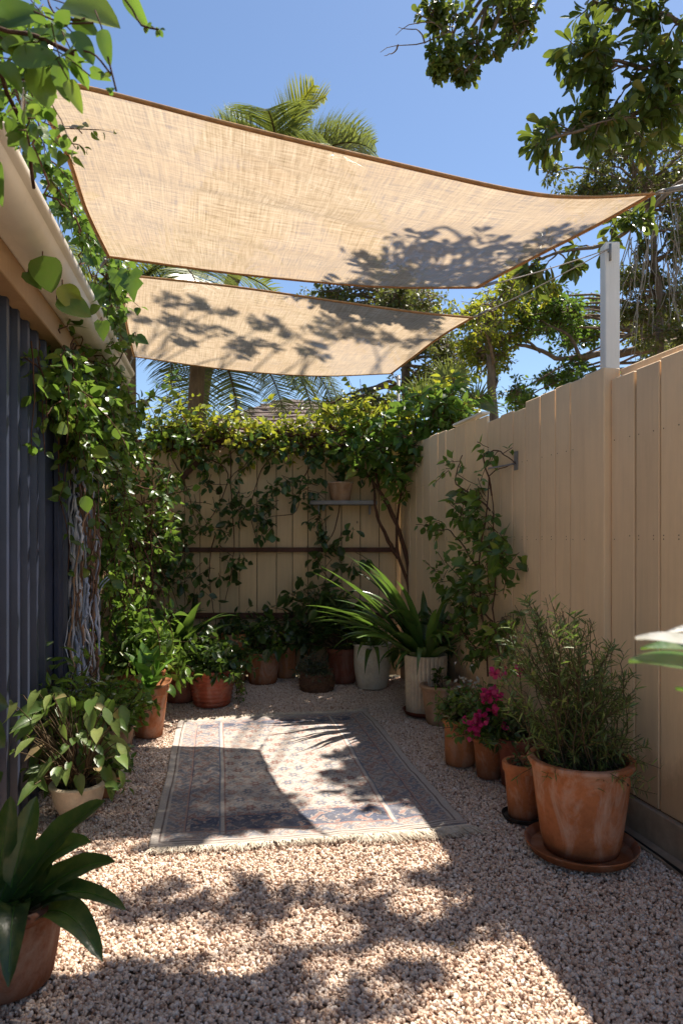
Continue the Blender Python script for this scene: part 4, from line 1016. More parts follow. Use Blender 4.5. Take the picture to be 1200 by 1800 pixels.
def v_corner(lm, sm):
    base = V(.50, 6.1, 0)
    for pts in ([(722, 1010, 6.0), (700, 930, 6.0), (672, 870, 6.02), (640, 830, 6.05), (610, 780, 6.1)], [(720, 1060, 6.), (715, 980, 6.0), (690, 900, 6.0), (668, 860, 6.0), (655, 800, 6.05)], [(735, 1150, 5.95), (720, 1040, 5.98), (700, 960, 6.0), (705, 870, 6.0), (720, 800, 6.0)],
                [(640, 830, 6.1), (600, 800, 6.1), (560, 770, 6.12), (480, 765, 6.15)], [(700, 980, 6.), (672, 930, 6.0), (660, 890, 6.02), (655, 840, 6.05)], [(600, 770, 6.1), (570, 720, 6.1), (600, 700, 6.1)]):
        p = edge_curve(pts, 18); sm.tube(wiggle(p, .006), np.linspace(.022, .008, 18), 6, False)
    for (px, py, rx, ry, n_, s_) in ((765, 730, 58, 44, 80, .10), (720, 780, 46, 44, 48, .10), (680, 800, 50, 40, 45, .10), (640, 770, 50, 26, 30, .09), (780, 790, 26, 36, 24, .11), (690, 850, 26, 26, 20, .09), (790, 735, 36, 24, 24, .09)):
        for k in range(n_):
            p0 = P(px+R.uniform(-rx, rx), py+R.uniform(-ry, ry), R.uniform(5.65, 6.1)); e = p0+V(R.normal(0, .08), R.normal(-.03, .05), R.normal(.03, .07)); p = wiggle(bez(p0, (p0+e)/2, e, 5), .005)
            sm.tube(p, .003, 4); along(lm, p, 5, s_, R.choice(['oval', 'lance', 'heart']), .55, .1, .7, .25, 1, .5)
vine('woody stemmed bushy climber heaped over the back right corner of the fence', (.55, 6.05, 0), M['vine'], v_corner)
def v_corner_top(lm, sm):
    for (px, py, rx, ry, n_) in ((765, 705, 45, 14, 26), (800, 735, 36, 12, 16), (700, 745, 40, 16, 16), (620, 735, 50, 16, 18), (780, 680, 12, 16, 5)):
        for k in range(n_):
            p0 = P(px+R.uniform(-rx, rx), py+R.uniform(-ry, ry), R.uniform(5.8, 6.15)); e = p0+V(R.normal(0, .07), R.normal(0, .05), R.uniform(0, .12)); p = bez(p0, (p0+e)/2, e, 5); sm.tube(p, .0025, 4); along(lm, p, 7, .075, 'lance', .5, .1, .8, .1, 1, .4)
vine('yellow green leaves tinted as sunlit on top of the back right corner climber', (.6, 6.0, 0), M['vine_sunlit'], v_corner_top)  # sunlit top of the climber, its light held in the leaf colour
def v_right(lm, sm):
    def pr(px, py, o=.08):   # a point in front of the right fence
        k = (px-600)/1200; Y_ = (1.90-o)/(k+.216); return P(px, py, Y_)
    def run(pts, r_=.006):
        W = [pr(*q_) for q_ in pts]; W = np.array(W); tt = np.linspace(0, len(W)-1, 14); i = np.minimum(tt.astype(int), len(W)-2); f = (tt-i)[:, None]; p = W[i]*(1-f)+W[i+1]*f; sm.tube(wiggle(p, .006), np.linspace(r_, r_*.5, 14), 5, False); return p
    for pts in ([(860, 1190, .15), (850, 1080, .12), (845, 980, .1), (862, 880, .08), (862, 830, .06), (905, 812, .03)], [(880, 1180, .15), (868, 1060, .1), (865, 930, .08), (862, 850, .06)], [(850, 1000, .1), (810, 950, .12), (790, 930, .15), (745, 932, .2)], [(860, 900, .1), (800, 850, .14), (812, 800, .1)], [(865, 1090, .12), (820, 1060, .15), (790, 1020, .2)], [(865, 870, .06), (850, 800, .08), (875, 790, .08), (905, 815, .03)], [(840, 1150, .14), (800, 1100, .15), (770, 1090, .2)]):
        run(pts)
    for (px, py, rx, ry, n_, s_) in ((835, 885, 28, 34, 26, .075), (850, 950, 30, 30, 20, .08), (878, 980, 24, 24, 18, .085), (840, 1020, 30, 30, 17, .075), (855, 1065, 36, 26, 16, .07), (805, 1035, 30, 24, 16, .075), (800, 900, 14, 14, 7, .07), (765, 925, 20, 14, 7, .075), (800, 820, 12, 12, 5, .06), (850, 1110, 60, 30, 26, .07), (870, 800, 16, 12, 6, .06), (820, 1070, 30, 14, 10, .08), (870, 1130, 40, 30, 20, .06), (770, 1000, 14, 12, 4, .06)):
        for k in range(n_):
            p0 = pr(px+R.uniform(-rx, rx), py+R.uniform(-ry, ry), R.uniform(.04, .16)); e = p0+V(R.normal(-.02, .05), R.normal(0, .05), R.normal(0, .06)); p = wiggle(bez(p0, (p0+e)/2, e, 5), .004); sm.tube(p, .0022, 4); along(lm, p, 4, s_, R.choice(['oval', 'lance', 'heart']), .55, .1, .5, .4, 1, .5, (-.3, -.2, 0))
vine('slender climber with dark leaves scaling the right fence up to a bracket', (fenceX(4.3)-.12, 4.35, 0), M['vine'], v_right)
# bracket on fence
br = thing('wall_bracket', 'small grey metal bracket screwed to the right fence near the climber tip', 'bracket', (fenceX(3.98)-.02, 3.98, 1.66))
b = MB(); b.box(3.965, 4.01, .021, .025, 1.66, 1.77, fx, bev=.001); b.obj('plate', M['metal'], br, False)
b = MB(); q0 = fx(np.array([[3.99, .025, 1.70]]))[0]; b.tube(bez(q0, q0+V(-.08, -.02, -.02), q0+V(-.16, .0, -.03), 6), .006, 6); b.obj('hook', M['metal'], br)
# shelf on the back fence with a pale tub
sh = thing('wall_shelf', 'narrow grey metal shelf bar fixed to the back fence', 'shelf', (.02, 6.2, 1.58))
b = MB(); a_ = P(545, 884, 6.1); c_ = P(662, 884, 6.1); b.box(a_[0], c_[0], 6.03, 6.20, a_[2]-.018, a_[2]+.018, bev=.002); b.obj('shelf_board', M['metal'], sh, False)
for px in (560, 650):
    x_ = P(px, 0, 6.1)[0]; b = MB(); b.box(x_-.008, x_+.008, 6.10, 6.247, a_[2]-.10, a_[2]-.02, bev=.001); b.obj('support', M['metal'], sh, False)
tb = thing('planter_tub', 'faded pale tub standing on the grey shelf', 'tub', (P(598, 0, 6.12)[0], 6.12, a_[2]+.018))
b = MB(); z_ = a_[2]+.018; b.lathe([(.001, 0), (.075, 0), (.085, .002), (.11, .15), (.118, .152), (.118, .165), (.108, .165), (.10, .15), (.08, .03), (.001, .03)], (P(598, 0, 6.12)[0], 6.12, z_), 40); b.obj('tub_body', M['pot_pale'], tb)
# leaning timber and red rail
tl = thing('timber_prop', 'reddish timber brace leaning diagonally against the upper back fence', 'timber', (P(330, 840, 6.15)[0], 6.14, 1.8))
b = MB(); p0, p1 = P(318, 842, 6.17), P(360, 800, 6.17)
d = nrm(p1-p0); n_ = V(-d[2], 0, d[0])*.022
vs = [p0-n_+V(0, .02, 0), p0+n_+V(0, .02, 0), p1+n_+V(0, .02, 0), p1-n_+V(0, .02, 0), p0-n_-V(0, .015, 0), p0+n_-V(0, .015, 0), p1+n_-V(0, .015, 0), p1-n_-V(0, .015, 0)]
b.add(vs, [(0, 1, 2, 3), (7, 6, 5, 4), (0, 4, 5, 1), (1, 5, 6, 2), (2, 6, 7, 3), (3, 7, 4, 0)]); b.obj('beam', M['rail'], tl, False)

# ------------------------------------------------------------------ pots
def pot_profile(rt, rb, h, style, th=.012):
    if style == 'band':
        o = [(.001, 0), (rb*.96, 0), (rb, .006)]
        bh = .16*h if h > .2 else .2*h; zc = h-bh; rc = rb+(rt-rb)*zc/h
        for k in range(1, 9): o.append((rb+(rc-rb)*k/8, zc*k/8))
        o += [(rc+.001, zc+.001), (rc+.009, zc+.004), (rt+.006, h-.004), (rt+.003, h)]
    elif style == 'rolled':
        o = [(.001, 0), (rb*.96, 0), (rb, .006)]
        for k in range(1, 11):
            s = k/11; o.append((rb+(rt-rb)*s**.85, h*.95*s))
        o += [(rt+.004, h-.028), (rt+.012, h-.02), (rt+.015, h-.011), (rt+.011, h-.002), (rt+.002, h)]
    elif style == 'bulge':
        o = [(.001, 0), (rb*.95, 0)]
        for k in range(0, 13):
            s = k/12; o.append((rb+(rt-rb)*s+.10*rt*math.sin(PI*s)*(1), h*(.01+.93*s)))
        o += [(rt+.008, h-.018), (rt+.010, h-.006), (rt+.004, h)]
    elif style == 'rings':
        o = [(.001, 0), (rb*.96, 0), (rb, .008)]
        for k in range(1, 40):
            s = k/40; o.append((rb+(rt-rb)*s**.6+.0035*math.sin(k*1.15), .008+(h*.88)*s))
        o += [(rt+.004, h*.90), (rt+.014, h*.93), (rt+.014, h*.985), (rt+.006, h)]
    else:
        o = [(.001, 0), (rb*.97, 0), (rb, .006)]
        for k in range(1, 9): o.append((rb+(rt-rb)*k/8.5, h*k/8.5))
        o += [(rt, h-.004), (rt-.002, h)]
    rr = rt-th
    sl = h*.86
    o += [(rr, h-.001), (rr-.002, h-.006), (rr-.006, sl), (rr-.01, sl-.015)]
    return o, rr-.004, sl
POTS = 'potted plants around the courtyard'
def potted(label, c, rt, rb, h, style, mat, tilt=None, flute=0, name='potted_plant', soil=True, n=64, zb=.014):
    c = np.array(c, float); c[2] = zb
    th = thing(name, label, 'potted plant', c, POTS)
    prof, rs, sl = pot_profile(rt, rb, h, style)
    b = MB(); ecc = R.uniform(-.012, .012); ph = R.uniform(0, 6)
    mod = (lambda a, z: 1+ecc*math.cos(2*a+ph)) if not flute else (lambda a, z: 1+(.075*abs(math.sin(a*flute/2))**.45-.04 if z < h*.97 and z > .002 else .03))
    b.lathe(prof, c, n if not flute else flute*6, mod, tilt)
    angled(b.obj('pot', mat, th), 40)
    if soil:
        g = MB(); k = 24; vs = [(0, 0, sl+.004)]
        for rr in (.35, .7, 1.0):
            for j in range(k): vs.append((rs*rr*math.cos(2*PI*j/k), rs*rr*math.sin(2*PI*j/k), sl+R.uniform(-.006, .008)))
        fs = [(0, 1+j, 1+(j+1) % k) for j in range(k)]
        for q_ in range(2): fs += [(1+q_*k+j, 1+(q_+1)*k+j, 1+(q_+1)*k+(j+1) % k, 1+q_*k+(j+1) % k) for j in range(k)]
        g.add(np.array(vs)+c, fs); g.obj('soil', M['soil'], th)
    return th, c+V(0, 0, sl), rs
def saucer(label, c, r_, mat, h=.03):
    c = np.array(c, float); c[2] = .024
    th = thing('saucer', label, 'saucer', c, 'saucers under pots')
    b = MB(); b.lathe([(.001, 0), (r_*.86, 0), (r_*.9, .003), (r_*.98, h-.004), (r_, h), (r_*.985, h+.003), (r_*.95, h-.002), (r_*.88, .009), (.001, .008)], c, 56); angled(b.obj('dish', mat, th), 40); return th
def cen(px, py_front, rb):      # base centre from the front bottom pixel
    g_ = G(px, py_front); Yc = g_[1]+rb; return V((px-600)/1200*Yc, Yc, 0)
def bush(th, root, reach, nst, nl, size, kind, ratio, mat, spread=(1, 1, 1), up=.6, droop=.2, stem_r=.003, ctr=None, t0=.2, stemmat=None, rs=.05):
    lm, sm = MB(), MB()
    for k in range(nst):
        d = nrm(R.normal(0, 1, 3)*np.array(spread)); d[2] = abs(d[2]); q_ = R.uniform(.45, 1.)
        a = root+V(R.uniform(-rs, rs), R.uniform(-rs, rs), -.01); e = root+(V(0, 0, 0) if ctr is None else np.array(ctr))+d*reach*q_
        p = wiggle(bez(a, a*.45+e*.55+V(0, 0, reach*.22), e, 9), reach*.015); sm.tube(p, np.linspace(stem_r, stem_r*.45, 9), 5, False); along(lm, p, nl, size, kind, ratio, t0, up, droop, 1., .4)
    if sm.n: sm.obj('stem', stemmat or M['stem'], th)
    lm.obj('foliage', mat, th)

# Q: big terracotta pot right, with rosemary-like shrub
c = cen(1020, 1540, .165); 
saucer('wide terracotta saucer under the largest pot at right', c, .218, M['pot_brown'], .035)
c0 = c.copy(); th, top, rs = potted('largest terracotta pot with a tall wispy fine leaved shrub by the right fence', c, zb=.034, rt=.190, rb=.143, h=.36, style='rolled', mat=M['pot_brown'])
lm, sm = MB(), MB()
for k in range(105):
    a = top+V(R.normal(0, .06), R.normal(0, .06), -.01)
    tx = R.uniform(872, 1120); ty = np.interp(tx, [870, 920, 960, 1030, 1080, 1115], [1080, 1030, 1025, 1060, 1110, 1180])+abs(R.normal(0, 1))*70+10
    dpt = c[1]+R.normal(.05, .20); e = P(tx, min(ty, 1235), dpt); e[0] = min(e[0], fenceX(e[1])-.04)
    p = wiggle(bez(a, a*.5+e*.5+V(R.normal(0, .03), R.normal(0, .03), .05), e, 12), .008); sm.tube(p, np.linspace(.003, .0012, 12), 4, False)
    along(lm, p, 40, .042, 'needle', .15, .12, .5, -.15, .9, .3, None, .02)
for k in range(90):
    a = top+V(R.normal(0, .05), R.normal(0, .05), 0); e = top+nrm(R.normal(0, 1, 3)*V(1, 1, .5)+V(0, 0, .6))*R.uniform(.12, .3); p = wiggle(bez(a, (a+e)/2+V(0, 0, .05), e, 9), .008); sm.tube(p, np.linspace(.003, .001, 9), 4, False)
    along(lm, p, 36, .034, 'needle', .12, .1, .5, 0, .9, .3, None, .02)
sm.obj('stem', M['stem'], th); lm.obj('foliage', M['rosemary'], th)
# pot behind it
c = V(fenceX(2.95)-.20, 3.02, 0); th, top, rs = potted('half hidden terracotta pot squeezed between the largest pot and the right fence', c, .13, .10, .33, 'rolled', M['pot_orange']); bush(th, top, .34, 26, 30, .036, 'needle', .13, M['rosemary'], (1, 1, 1.3))

# O
c = cen(918, 1460, .075); saucer('dark plastic saucer beneath the slim terracotta pot next to the largest pot', c, .092, M['pot_dark'], .02)
th, top, rs = potted('slim empty looking terracotta pot on a dark saucer left of the largest pot', c, zb=.034, rt=.082, rb=.062, h=.24, style='band', mat=M['pot_brown']); bush(th, top, .1, 6, 8, .02, 'oval', .5, M['dark'])
# P dark brown one behind
c = cen(905, 1392, .07); th, top, rs = potted('dark brown pot of low leaves behind the slim terracotta pot', c, .085, .07, .24, 'band', M['pot_deep']); bush(th, top, .26, 34, 14, .04, 'lance', .4, M['dark'], (1, 1, 1.2))
# N pink flowers
c = cen(858, 1376, .06); th, top, rs = potted('small terracotta pot overflowing with magenta flowers', c, .078, .06, .21, 'rolled', M['pot_brown'])
bush(th, top, .30, 60, 14, .034, 'oval', .6, M['vine'], (1, 1, 1.1), ctr=(0, 0, .06))
fl = MB()
for (px, py, r_, n_) in ((862, 1222, .035, 26), (850, 1226, .025, 14), (838, 1268, .04, 30), (832, 1282, .03, 18), (845, 1258, .025, 12), (872, 1182, .022, 12), (912, 1180, .016, 8), (866, 1246, .02, 8), (888, 1276, .02, 6), (915, 1302, .014, 5), (876, 1226, .02, 8)):
    p0 = P(px, py, c[1]-.16)
    fl = MB(); pos = p0+R.normal(0, r_*.62, (n_, 3)); put_leaves(fl, pos, R.normal(0, 1, (n_, 3))+V(0, -.8, .4), R.normal(0, 1, (n_, 3))+V(0, -1, .5), .030, .026, 'oval'); fl.obj('flower', M['petal'], th)
# M
c = cen(808, 1354, .08); th, top, rs = potted('tall pale orange terracotta pot with variegated leaves left of the flowers', c, .088, .082, .25, 'rolled', M['pot_orange']); bush(th, top, .21, 46, 14, .036, 'oval', .5, M['arrow'], (1, 1, 1.2), ctr=(0, 0, .04))
# white flowers above M, doubling as painted glints on the leaves
fl = MB(); p0 = P(820, 1200, 3.7); pos = p0+R.normal(0, .05, (26, 3)); put_leaves(fl, pos, R.normal(0, 1, (26, 3)), R.normal(0, 1, (26, 3))+V(0, -.5, 1), .03, .014, 'lance'); fl.obj('blossom_glint', M['whitepetal'], th)
# L
c = cen(773, 1281, .085); th, top, rs = potted('round shouldered terracotta pot with one small sprout right of the fluted pot', c, .125, .09, .265, 'rolled', M['pot_pale']); bush(th, top, .12, 5, 5, .05, 'oval', .5, M['clivia'], ctr=(-.02, -.02, .06))
# K fluted
c = cen(748, 1268, .13); saucer('round brown saucer under the fluted cream pot', c, .165, M['pot_deep'], .03)
th, top, rs = potted('fluted cream pot holding the big strap leaved plant', c, zb=.034, rt=.148, rb=.135, h=.41, style='plain', mat=M['pot_cream'], flute=30)
KC = c.copy(); lm = MB()
for k in range(70):
    az = R.uniform(0, 2*PI); left = R.rand() < .50
    if left: az = R.normal(3.25, .45)
    ln = R.uniform(.45, .8) if not left else R.uniform(.7, 1.1)
    strap(lm, top+V(math.cos(az), math.sin(az), 0)*.04+V(0, 0, -.02), az, ln, R.uniform(.045, .07), R.uniform(.75, 1.4) if not left else R.uniform(.65, 1.35), R.uniform(.8, 2.0) if not left else R.uniform(.5, 1.1), 12, R.normal(0, .4), .3, .45, 1.4)
lm.obj('foliage', M['clivia'], th)
# R dark plastic behind
c = V(fenceX(5.05)-.16, 5.12, 0); th, top, rs = potted('black plastic pot tucked between the fluted pot and the right fence', c, .12, .10, .36, 'plain', M['pot_dark']); bush(th, top, .42, 26, 10, .12, 'lance', .3, M['dark'], (1, 1, 1.6))
# J white pot
c = cen(654, 1216, .13); th, top, rs = potted('plain white round pot with arching leaves at the back', c, .155, .125, .37, 'bulge', M['pot_white'])
lm = MB()
for k in range(34):
    az = R.normal(3.3, .9) if k % 2 else R.uniform(0, 2*PI); strap(lm, top+V(math.cos(az), math.sin(az), 0)*.04, az, R.uniform(.3, .62), R.uniform(.03, .055), R.uniform(.1, 1.1), R.uniform(.8, 1.8), 10, R.normal(0, .3), .3, .4, 1.4)
lm.obj('foliage', M['clivia'], th)
# I dark brown pot and dark shrub
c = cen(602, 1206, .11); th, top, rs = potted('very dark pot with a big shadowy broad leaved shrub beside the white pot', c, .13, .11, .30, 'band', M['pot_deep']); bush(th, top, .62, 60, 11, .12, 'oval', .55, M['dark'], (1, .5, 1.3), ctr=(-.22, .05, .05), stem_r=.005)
# H wicker basket
c = cen(557, 1222, .12); th = thing('potted_plant', 'low brown woven basket with a frosty grey plant', 'potted plant', c+V(0, 0, .01), POTS)
b = MB()
for k in range(11):
    z = .012+k*.013; r_ = .125+.015*math.sin(k/10*PI); a = np.linspace(0, 2*PI, 73); ph = (k % 2)*PI
    b.tube(np.stack([c[0]+(r_+.006*np.cos(a*14+ph))*np.cos(a), c[1]+(r_+.006*np.cos(a*14+ph))*np.sin(a), np.full(73, z+.01)], 1), .0075, 6)
for k in range(28):
    a = 2*PI*k/28; b.tube([c+V(.125*math.cos(a), .125*math.sin(a), .01), c+V(.138*math.cos(a), .138*math.sin(a), .08), c+V(.127*math.cos(a), .127*math.sin(a), .17)], .005, 5)
b.obj('basket', M['wicker'], th); g = MB(); g.lathe([(.001, .13), (.06, .135), (.118, .13)], c, 24); g.obj('soil', M['soil'], th)
bush(th, c+V(0, 0, .13), .22, 46, 12, .045, 'lance', .3, M['grey'], (1, 1, 1.2))
# G
c = cen(503, 1196, .09); th, top, rs = potted('tall orange terracotta cylinder at the foot of the back fence', c, .095, .085, .30, 'plain', M['pot_orange']); bush(th, top, .2, 18, 9, .05, 'oval', .5, M['dark'])
# F
c = cen(462, 1208, .13); th, top, rs = potted('medium terracotta pot with airy flowering sprigs near the back fence', c, .15, .12, .27, 'rolled', M['pot_brown']); bush(th, top, .40, 50, 12, .045, 'oval', .6, M['vine'], (1, 1, 1.2)); 
fl = MB(); pos = top+V(.05, -.05, .25)+R.normal(0, .035, (40, 3)); put_leaves(fl, pos, R.normal(0, 1, (40, 3)), R.normal(0, 1, (40, 3)), .016, .014, 'oval'); fl.obj('flower', M['whitepetal'], th)
# D red ringed bowl
c = cen(373, 1249, .135); th, top, rs = potted('glossy red ringed bowl pot with a dense dark bush', c, .172, .13, .275, 'rings', M['pot_red'])
bush(th, top, .36, 110, 14, .062, 'oval', .55, M['dark'], (1, .9, 1.05), rs=.1); lm, sm = MB(), MB()
for k in range(14):
    a = top+V(.14, R.uniform(-.08, .1), .02); e = a+V(R.uniform(.04, .12), R.normal(0, .05), -R.uniform(.12, .26)); p = wiggle(bez(a, a+V(.07, 0, .06), e, 8), .006); sm.tube(p, .002, 4); along(lm, p, 20, .022, 'oval', .7, .1)
sm.obj('trailing_stem', M['stem'], th); lm.obj('trailing_foliage', M['vine'], th)
# E deep red pot behind
c = cen(318, 1240, .11); th, top, rs = potted('dull dark red pot behind the single broad leaved pot', c, .14, .11, .29, 'band', M['pot_deep']); lm = MB()
for k in range(26):
    az = R.uniform(0, 2*PI); strap(lm, top, az, R.uniform(.4, .7), R.uniform(.07, .11), R.uniform(.8, 1.4), R.uniform(.8, 1.7), 10, R.normal(0, .3), .3, .4, 1.3)
lm.obj('foliage', M['dark'], th)
# E2 terracotta behind C
c = V(P(248, 0, 4.75)[0], 4.75, 0); th, top, rs = potted('wide orange pot standing behind the left terracotta pot in shade', c, .16, .13, .33, 'band', M['pot_brown']); bush(th, top, .55, 60, 12, .09, 'lance', .4, M['vine'], (1, 1, 1.3), rs=.1)
# C
c = cen(262, 1303, .085); th, top, rs = potted('lit terracotta pot with upright lime green paddle leaves beside the rug', c, .122, .085, .315, 'band', M['pot_brown']); lm = MB()
for (az, ln, w, e0, bd_) in ((1.2, .30, .11, 1.45, .5), (2.9, .30, .10, 1.2, .6), (.2, .27, .09, 1.25, .9), (4.4, .26, .10, 1.3, .8), (5.6, .26, .09, .9, 1.2), (3.5, .24, .09, .6, 1.2), (4.9, .2, .10, .7, 1.6), (.0, .18, .08, .5, 2.2), (2.2, .33, .11, 1.35, .4)):
    strap(lm, top+V(math.cos(az), math.sin(az), 0)*.015, az, ln, w, e0, bd_, 9, R.normal(0, .3), .45, .55, 1.8)
lm.obj('foliage', M['lime'], th)
# shards of saucer leaning on C
ch = thing('saucer', 'orange saucer tilted on the rim of the lime leaved pot', 'saucer', top+V(.07, 0, .03), 'saucers under pots')
b = MB(); b.lathe([(.001, 0), (.06, 0), (.075, .018), (.071, .02), (.058, .006), (.001, .006)], top+V(.085, -.01, .045), 36, None, (.25, -.35)); b.obj('dish', M['pot_orange'], ch)

# B cream bowl and arrow leaf plant
c = cen(138, 1452, .075); th, top, rs = potted('cream bowl pot under a pinkish green arrow leaved plant', c, .115, .07, .155, 'bulge', M['pot_cream'])
lm, sm = MB(), MB()
for k in range(150):
    tx, ty = R.uniform(15, 215), R.uniform(1215, 1385); 
    if ty > 1330 and tx < 60: continue
    e = P(tx, ty, c[1]+R.normal(0, .13)); a = top+V(R.normal(0, .03), R.normal(0, .03), -.01); p = bez(a, a*.5+e*.5+V(0, 0, .07), e, 9); sm.tube(p, np.linspace(.0035, .002, 9), 5, False)
    d = nrm((e-top)*V(1, 1, 0)+R.normal(0, .08, 3)+V(0, 0, -.12)); ln = R.uniform(.06, .12); put_leaves(lm, [e], [d+V(0, -.2, R.uniform(-.6, .45))], [V(0, -.4, 1)+R.normal(0, .3, 3)], [ln], [ln*.5], R.choice(['heart', 'lance']))
sm.obj('stem', M['stem'], th); lm.obj('foliage', M['arrow'], th)
c = cen(186, 1410, .05); th, top, rs = potted('little orange terracotta bowl tucked behind the cream bowl pot', c, .068, .045, .09, 'rolled', M['pot_orange']); bush(th, top, .2, 30, 9, .035, 'oval', .6, M['vine'], (1, 1, 1))
# bushy plant between B and C
c = cen(205, 1330, .07); th, top, rs = potted('stubby pale pot smothered by small round yellow green leaves', c, .10, .08, .15, 'rolled', M['pot_pale']); bush(th, top, .34, 90, 12, .042, 'oval', .7, M['vine_sunlit'] if False else M['vine'], (1, 1, 1.4), rs=.07, ctr=(-.02, 0, .02))
c = cen(95, 1395, .09); th, top, rs = potted('shadowed brown pot of tall mixed leaves against the dark cladding', c, .12, .09, .22, 'band', M['pot_deep']); bush(th, top, .52, 56, 10, .075, 'lance', .4, M['vine'], (.8, 1, 1.6), rs=.07)
# A front-left
c = V(-.935, 1.92, 0); th, top, rs = potted('big rolled rim terracotta pot with long dark strap leaves in the front left corner', c, .150, .115, .235, 'rolled', M['pot_umber'])
lm, rb_ = MB(), MB()
def lf(px0, py0, px1, py1, w, bow, dep0=1.85, dep1=1.75, tw_=0, n=14):
    a, e = P(px0, py0, dep0), P(px1, py1, dep1); m_ = (a+e)/2+V(0, 0, bow); p = bez(a, m_, e, n+1); t_ = nrm(np.gradient(p, axis=0)); vd = nrm(V(0, 0, CAMZ)-p)
    sd = nrm(np.cross(t_, nrm(vd+V(0, 0, .8)))); upv = np.cross(sd, t_); upv *= np.sign(upv[:, 2:3]+1e-6); s = np.linspace(0, 1, n+1); ww = w*.5*(np.sin(PI*np.clip(s, 0, 1)**.75)**.62*.96+.04)
    ww = ww[:, None]; rip = (.10*np.sin(s*17+px0))[:, None]*ww
    vs = np.stack([p-sd*ww+upv*ww*.38+upv*rip, p-sd*ww*.5+upv*ww*.13, p, p+sd*ww*.5+upv*ww*.13, p+sd*ww+upv*ww*.38-upv*rip], 1).reshape(-1, 3)
    lm.add(vs, [(5*i+j, 5*i+j+1, 5*i+j+6, 5*i+j+5) for i in range(n) for j in range(4)]); rb_.tube(p[:-1]+upv[:-1]*.0006, np.linspace(.0022, .0006, n), 5, False)
for a_ in ((30, 1560, 185, 1408, .085, .05), (20, 1580, 160, 1480, .085, .08), (40, 1600, 203, 1515, .08, .07), (60, 1620, 180, 1690, .085, .14), (50, 1600, 222, 1600, .06, .10), (30, 1600, 15, 1735, .08, .16), (20, 1560, 65, 1400, .075, .03), (0, 1590, 62, 1570, .08, .17), (50, 1570, 165, 1560, .055, .02), (-20, 1600, -40, 1420, .08, .03),
           (-10, 1600, 20, 1400, .07, .04), (-30, 1620, -60, 1720, .08, .14), (10, 1610, 75, 1595, .075, .12), (0, 1600, -90, 1500, .07, .08), (40, 1590, 130, 1452, .07, .06), (0, 1590, 40, 1500, .07, .03)):
    lf(*a_, dep0=1.90, dep1=(1.66 if a_[3] > 1650 else 1.92+R.uniform(-.14, .04)))
lf(10, 1590, 158, 1555, .05, .0, 1.9, 1.9)
lm.obj('foliage', M['front'], th); rb_.obj('midrib', M['lime'], th)
# hanging dark leaf at the left edge
lfth = thing('leafy_plant', 'rounded dark leaves poking in from the left edge above the front pot', 'plant', (-1.08, 2.0, 0)); lm = MB(); sm = MB()
for (px, py, L_, an) in ((-62, 1250, 90, -.7), (-70, 1220, 80, -.2), (-45, 1390, 60, .6)):
    p = P(px, py, 1.95); ln = L_*1.95/1200; put_leaves(lm, [p], [V(math.cos(an), -.2, math.sin(an))], [V(.1, -1, .3)], [ln], [ln*.75], 'round')
for k in range(4): sm.tube(bez(V(-1.08, 2.0, 0), V(-1.1, 2.0, .5), P(-25, (1240, 1210, 1380, 1230)[k], 1.95), 8), .004, 5)
lm.obj('foliage', M['front'], lfth); sm.obj('stem', M['stem'], lfth)
# blurry leaf at the right edge
re = thing('overhanging_leaves', 'pale edged out of focus leaves reaching in from the right edge', 'plant', P(1330, 1180, .95)); lm, wl, sm = MB(), MB(), MB()
h_ = P(1330, 1190, .95)
def edge_leaf(mb, p, e, w, n=10, bow=.01):
    q_ = bez(p, (p+e)/2+V(0, 0, bow), e, n+1); t_ = nrm(np.gradient(q_, axis=0)); sd = nrm(np.cross(t_, V(0, -.45, 1))); s = np.linspace(0, 1, n+1); ww = (w*.5*np.sin(PI*np.clip(s*.95+.04, 0, 1)))[:, None]; vs = np.stack([q_-sd*ww, q_-V(0, 0, .004), q_+sd*ww], 1).reshape(-1, 3)
    mb.add(vs, [(3*i+j, 3*i+j+1, 3*i+j+4, 3*i+j+3) for i in range(n) for j in range(2)])
edge_leaf(wl, P(1290, 1140, .95), P(1116, 1119, .88), .035); edge_leaf(lm, P(1300, 1175, .95), P(1104, 1160, .86), .05); edge_leaf(lm, P(1280, 1140, .98), P(1125, 1138, .95), .03); edge_leaf(wl, P(1300, 1100, .98), P(1165, 1112, .98), .02); edge_leaf(lm, P(1260, 1240, .95), P(1186, 1208, .92), .012)
sm.tube(bez(V(h_[0]+.1, h_[1], 0), h_+V(.08, 0, -.2), h_, 8), .005, 6)
lm.obj('foliage', M['clivia'], re); wl.obj('pale_foliage', M['whitepetal'], re); sm.obj('stem', M['stem'], re)
# small pots seen on the back shelf line
c = V(P(415, 0, 6.05)[0], 6.02, 0); th, top, rs = potted('orange terracotta pot half hidden behind the dark bush near the back fence', c, .12, .09, .42, 'band', M['pot_orange']); bush(th, top, .35, 26, 10, .07, 'oval', .55, M['dark'])
# broad leaved understorey plants in the left corner
c = V(P(290, 0, 5.6)[0], 5.55, 0); th, top, rs = potted('deep shade pot with large paddle leaves in the far left corner', c, .16, .13, .30, 'band', M['pot_deep']); lm = MB()
for k in range(30):
    az = R.uniform(0, 2*PI); strap(lm, top, az, R.uniform(.4, .75), R.uniform(.09, .13), R.uniform(.6, 1.4), R.uniform(.8, 1.7), 10, R.normal(0, .3), .3, .4, 1.3)
lm.obj('foliage', M['dark'], th)

# black cable along the right fence
b = MB(); p = np.array([fx(np.array([[y_, .12-.02*(y_-1.6)+.01*math.sin(y_*4), .02]]))[0] for y_ in np.linspace(1.6, 3.1, 16)]); b.tube(p, .007, 8)
o = b.obj('cable', M['cable'], off=p[0]); tag(o, 'black cable lying on the gravel along the foot of the right fence', 'cable')
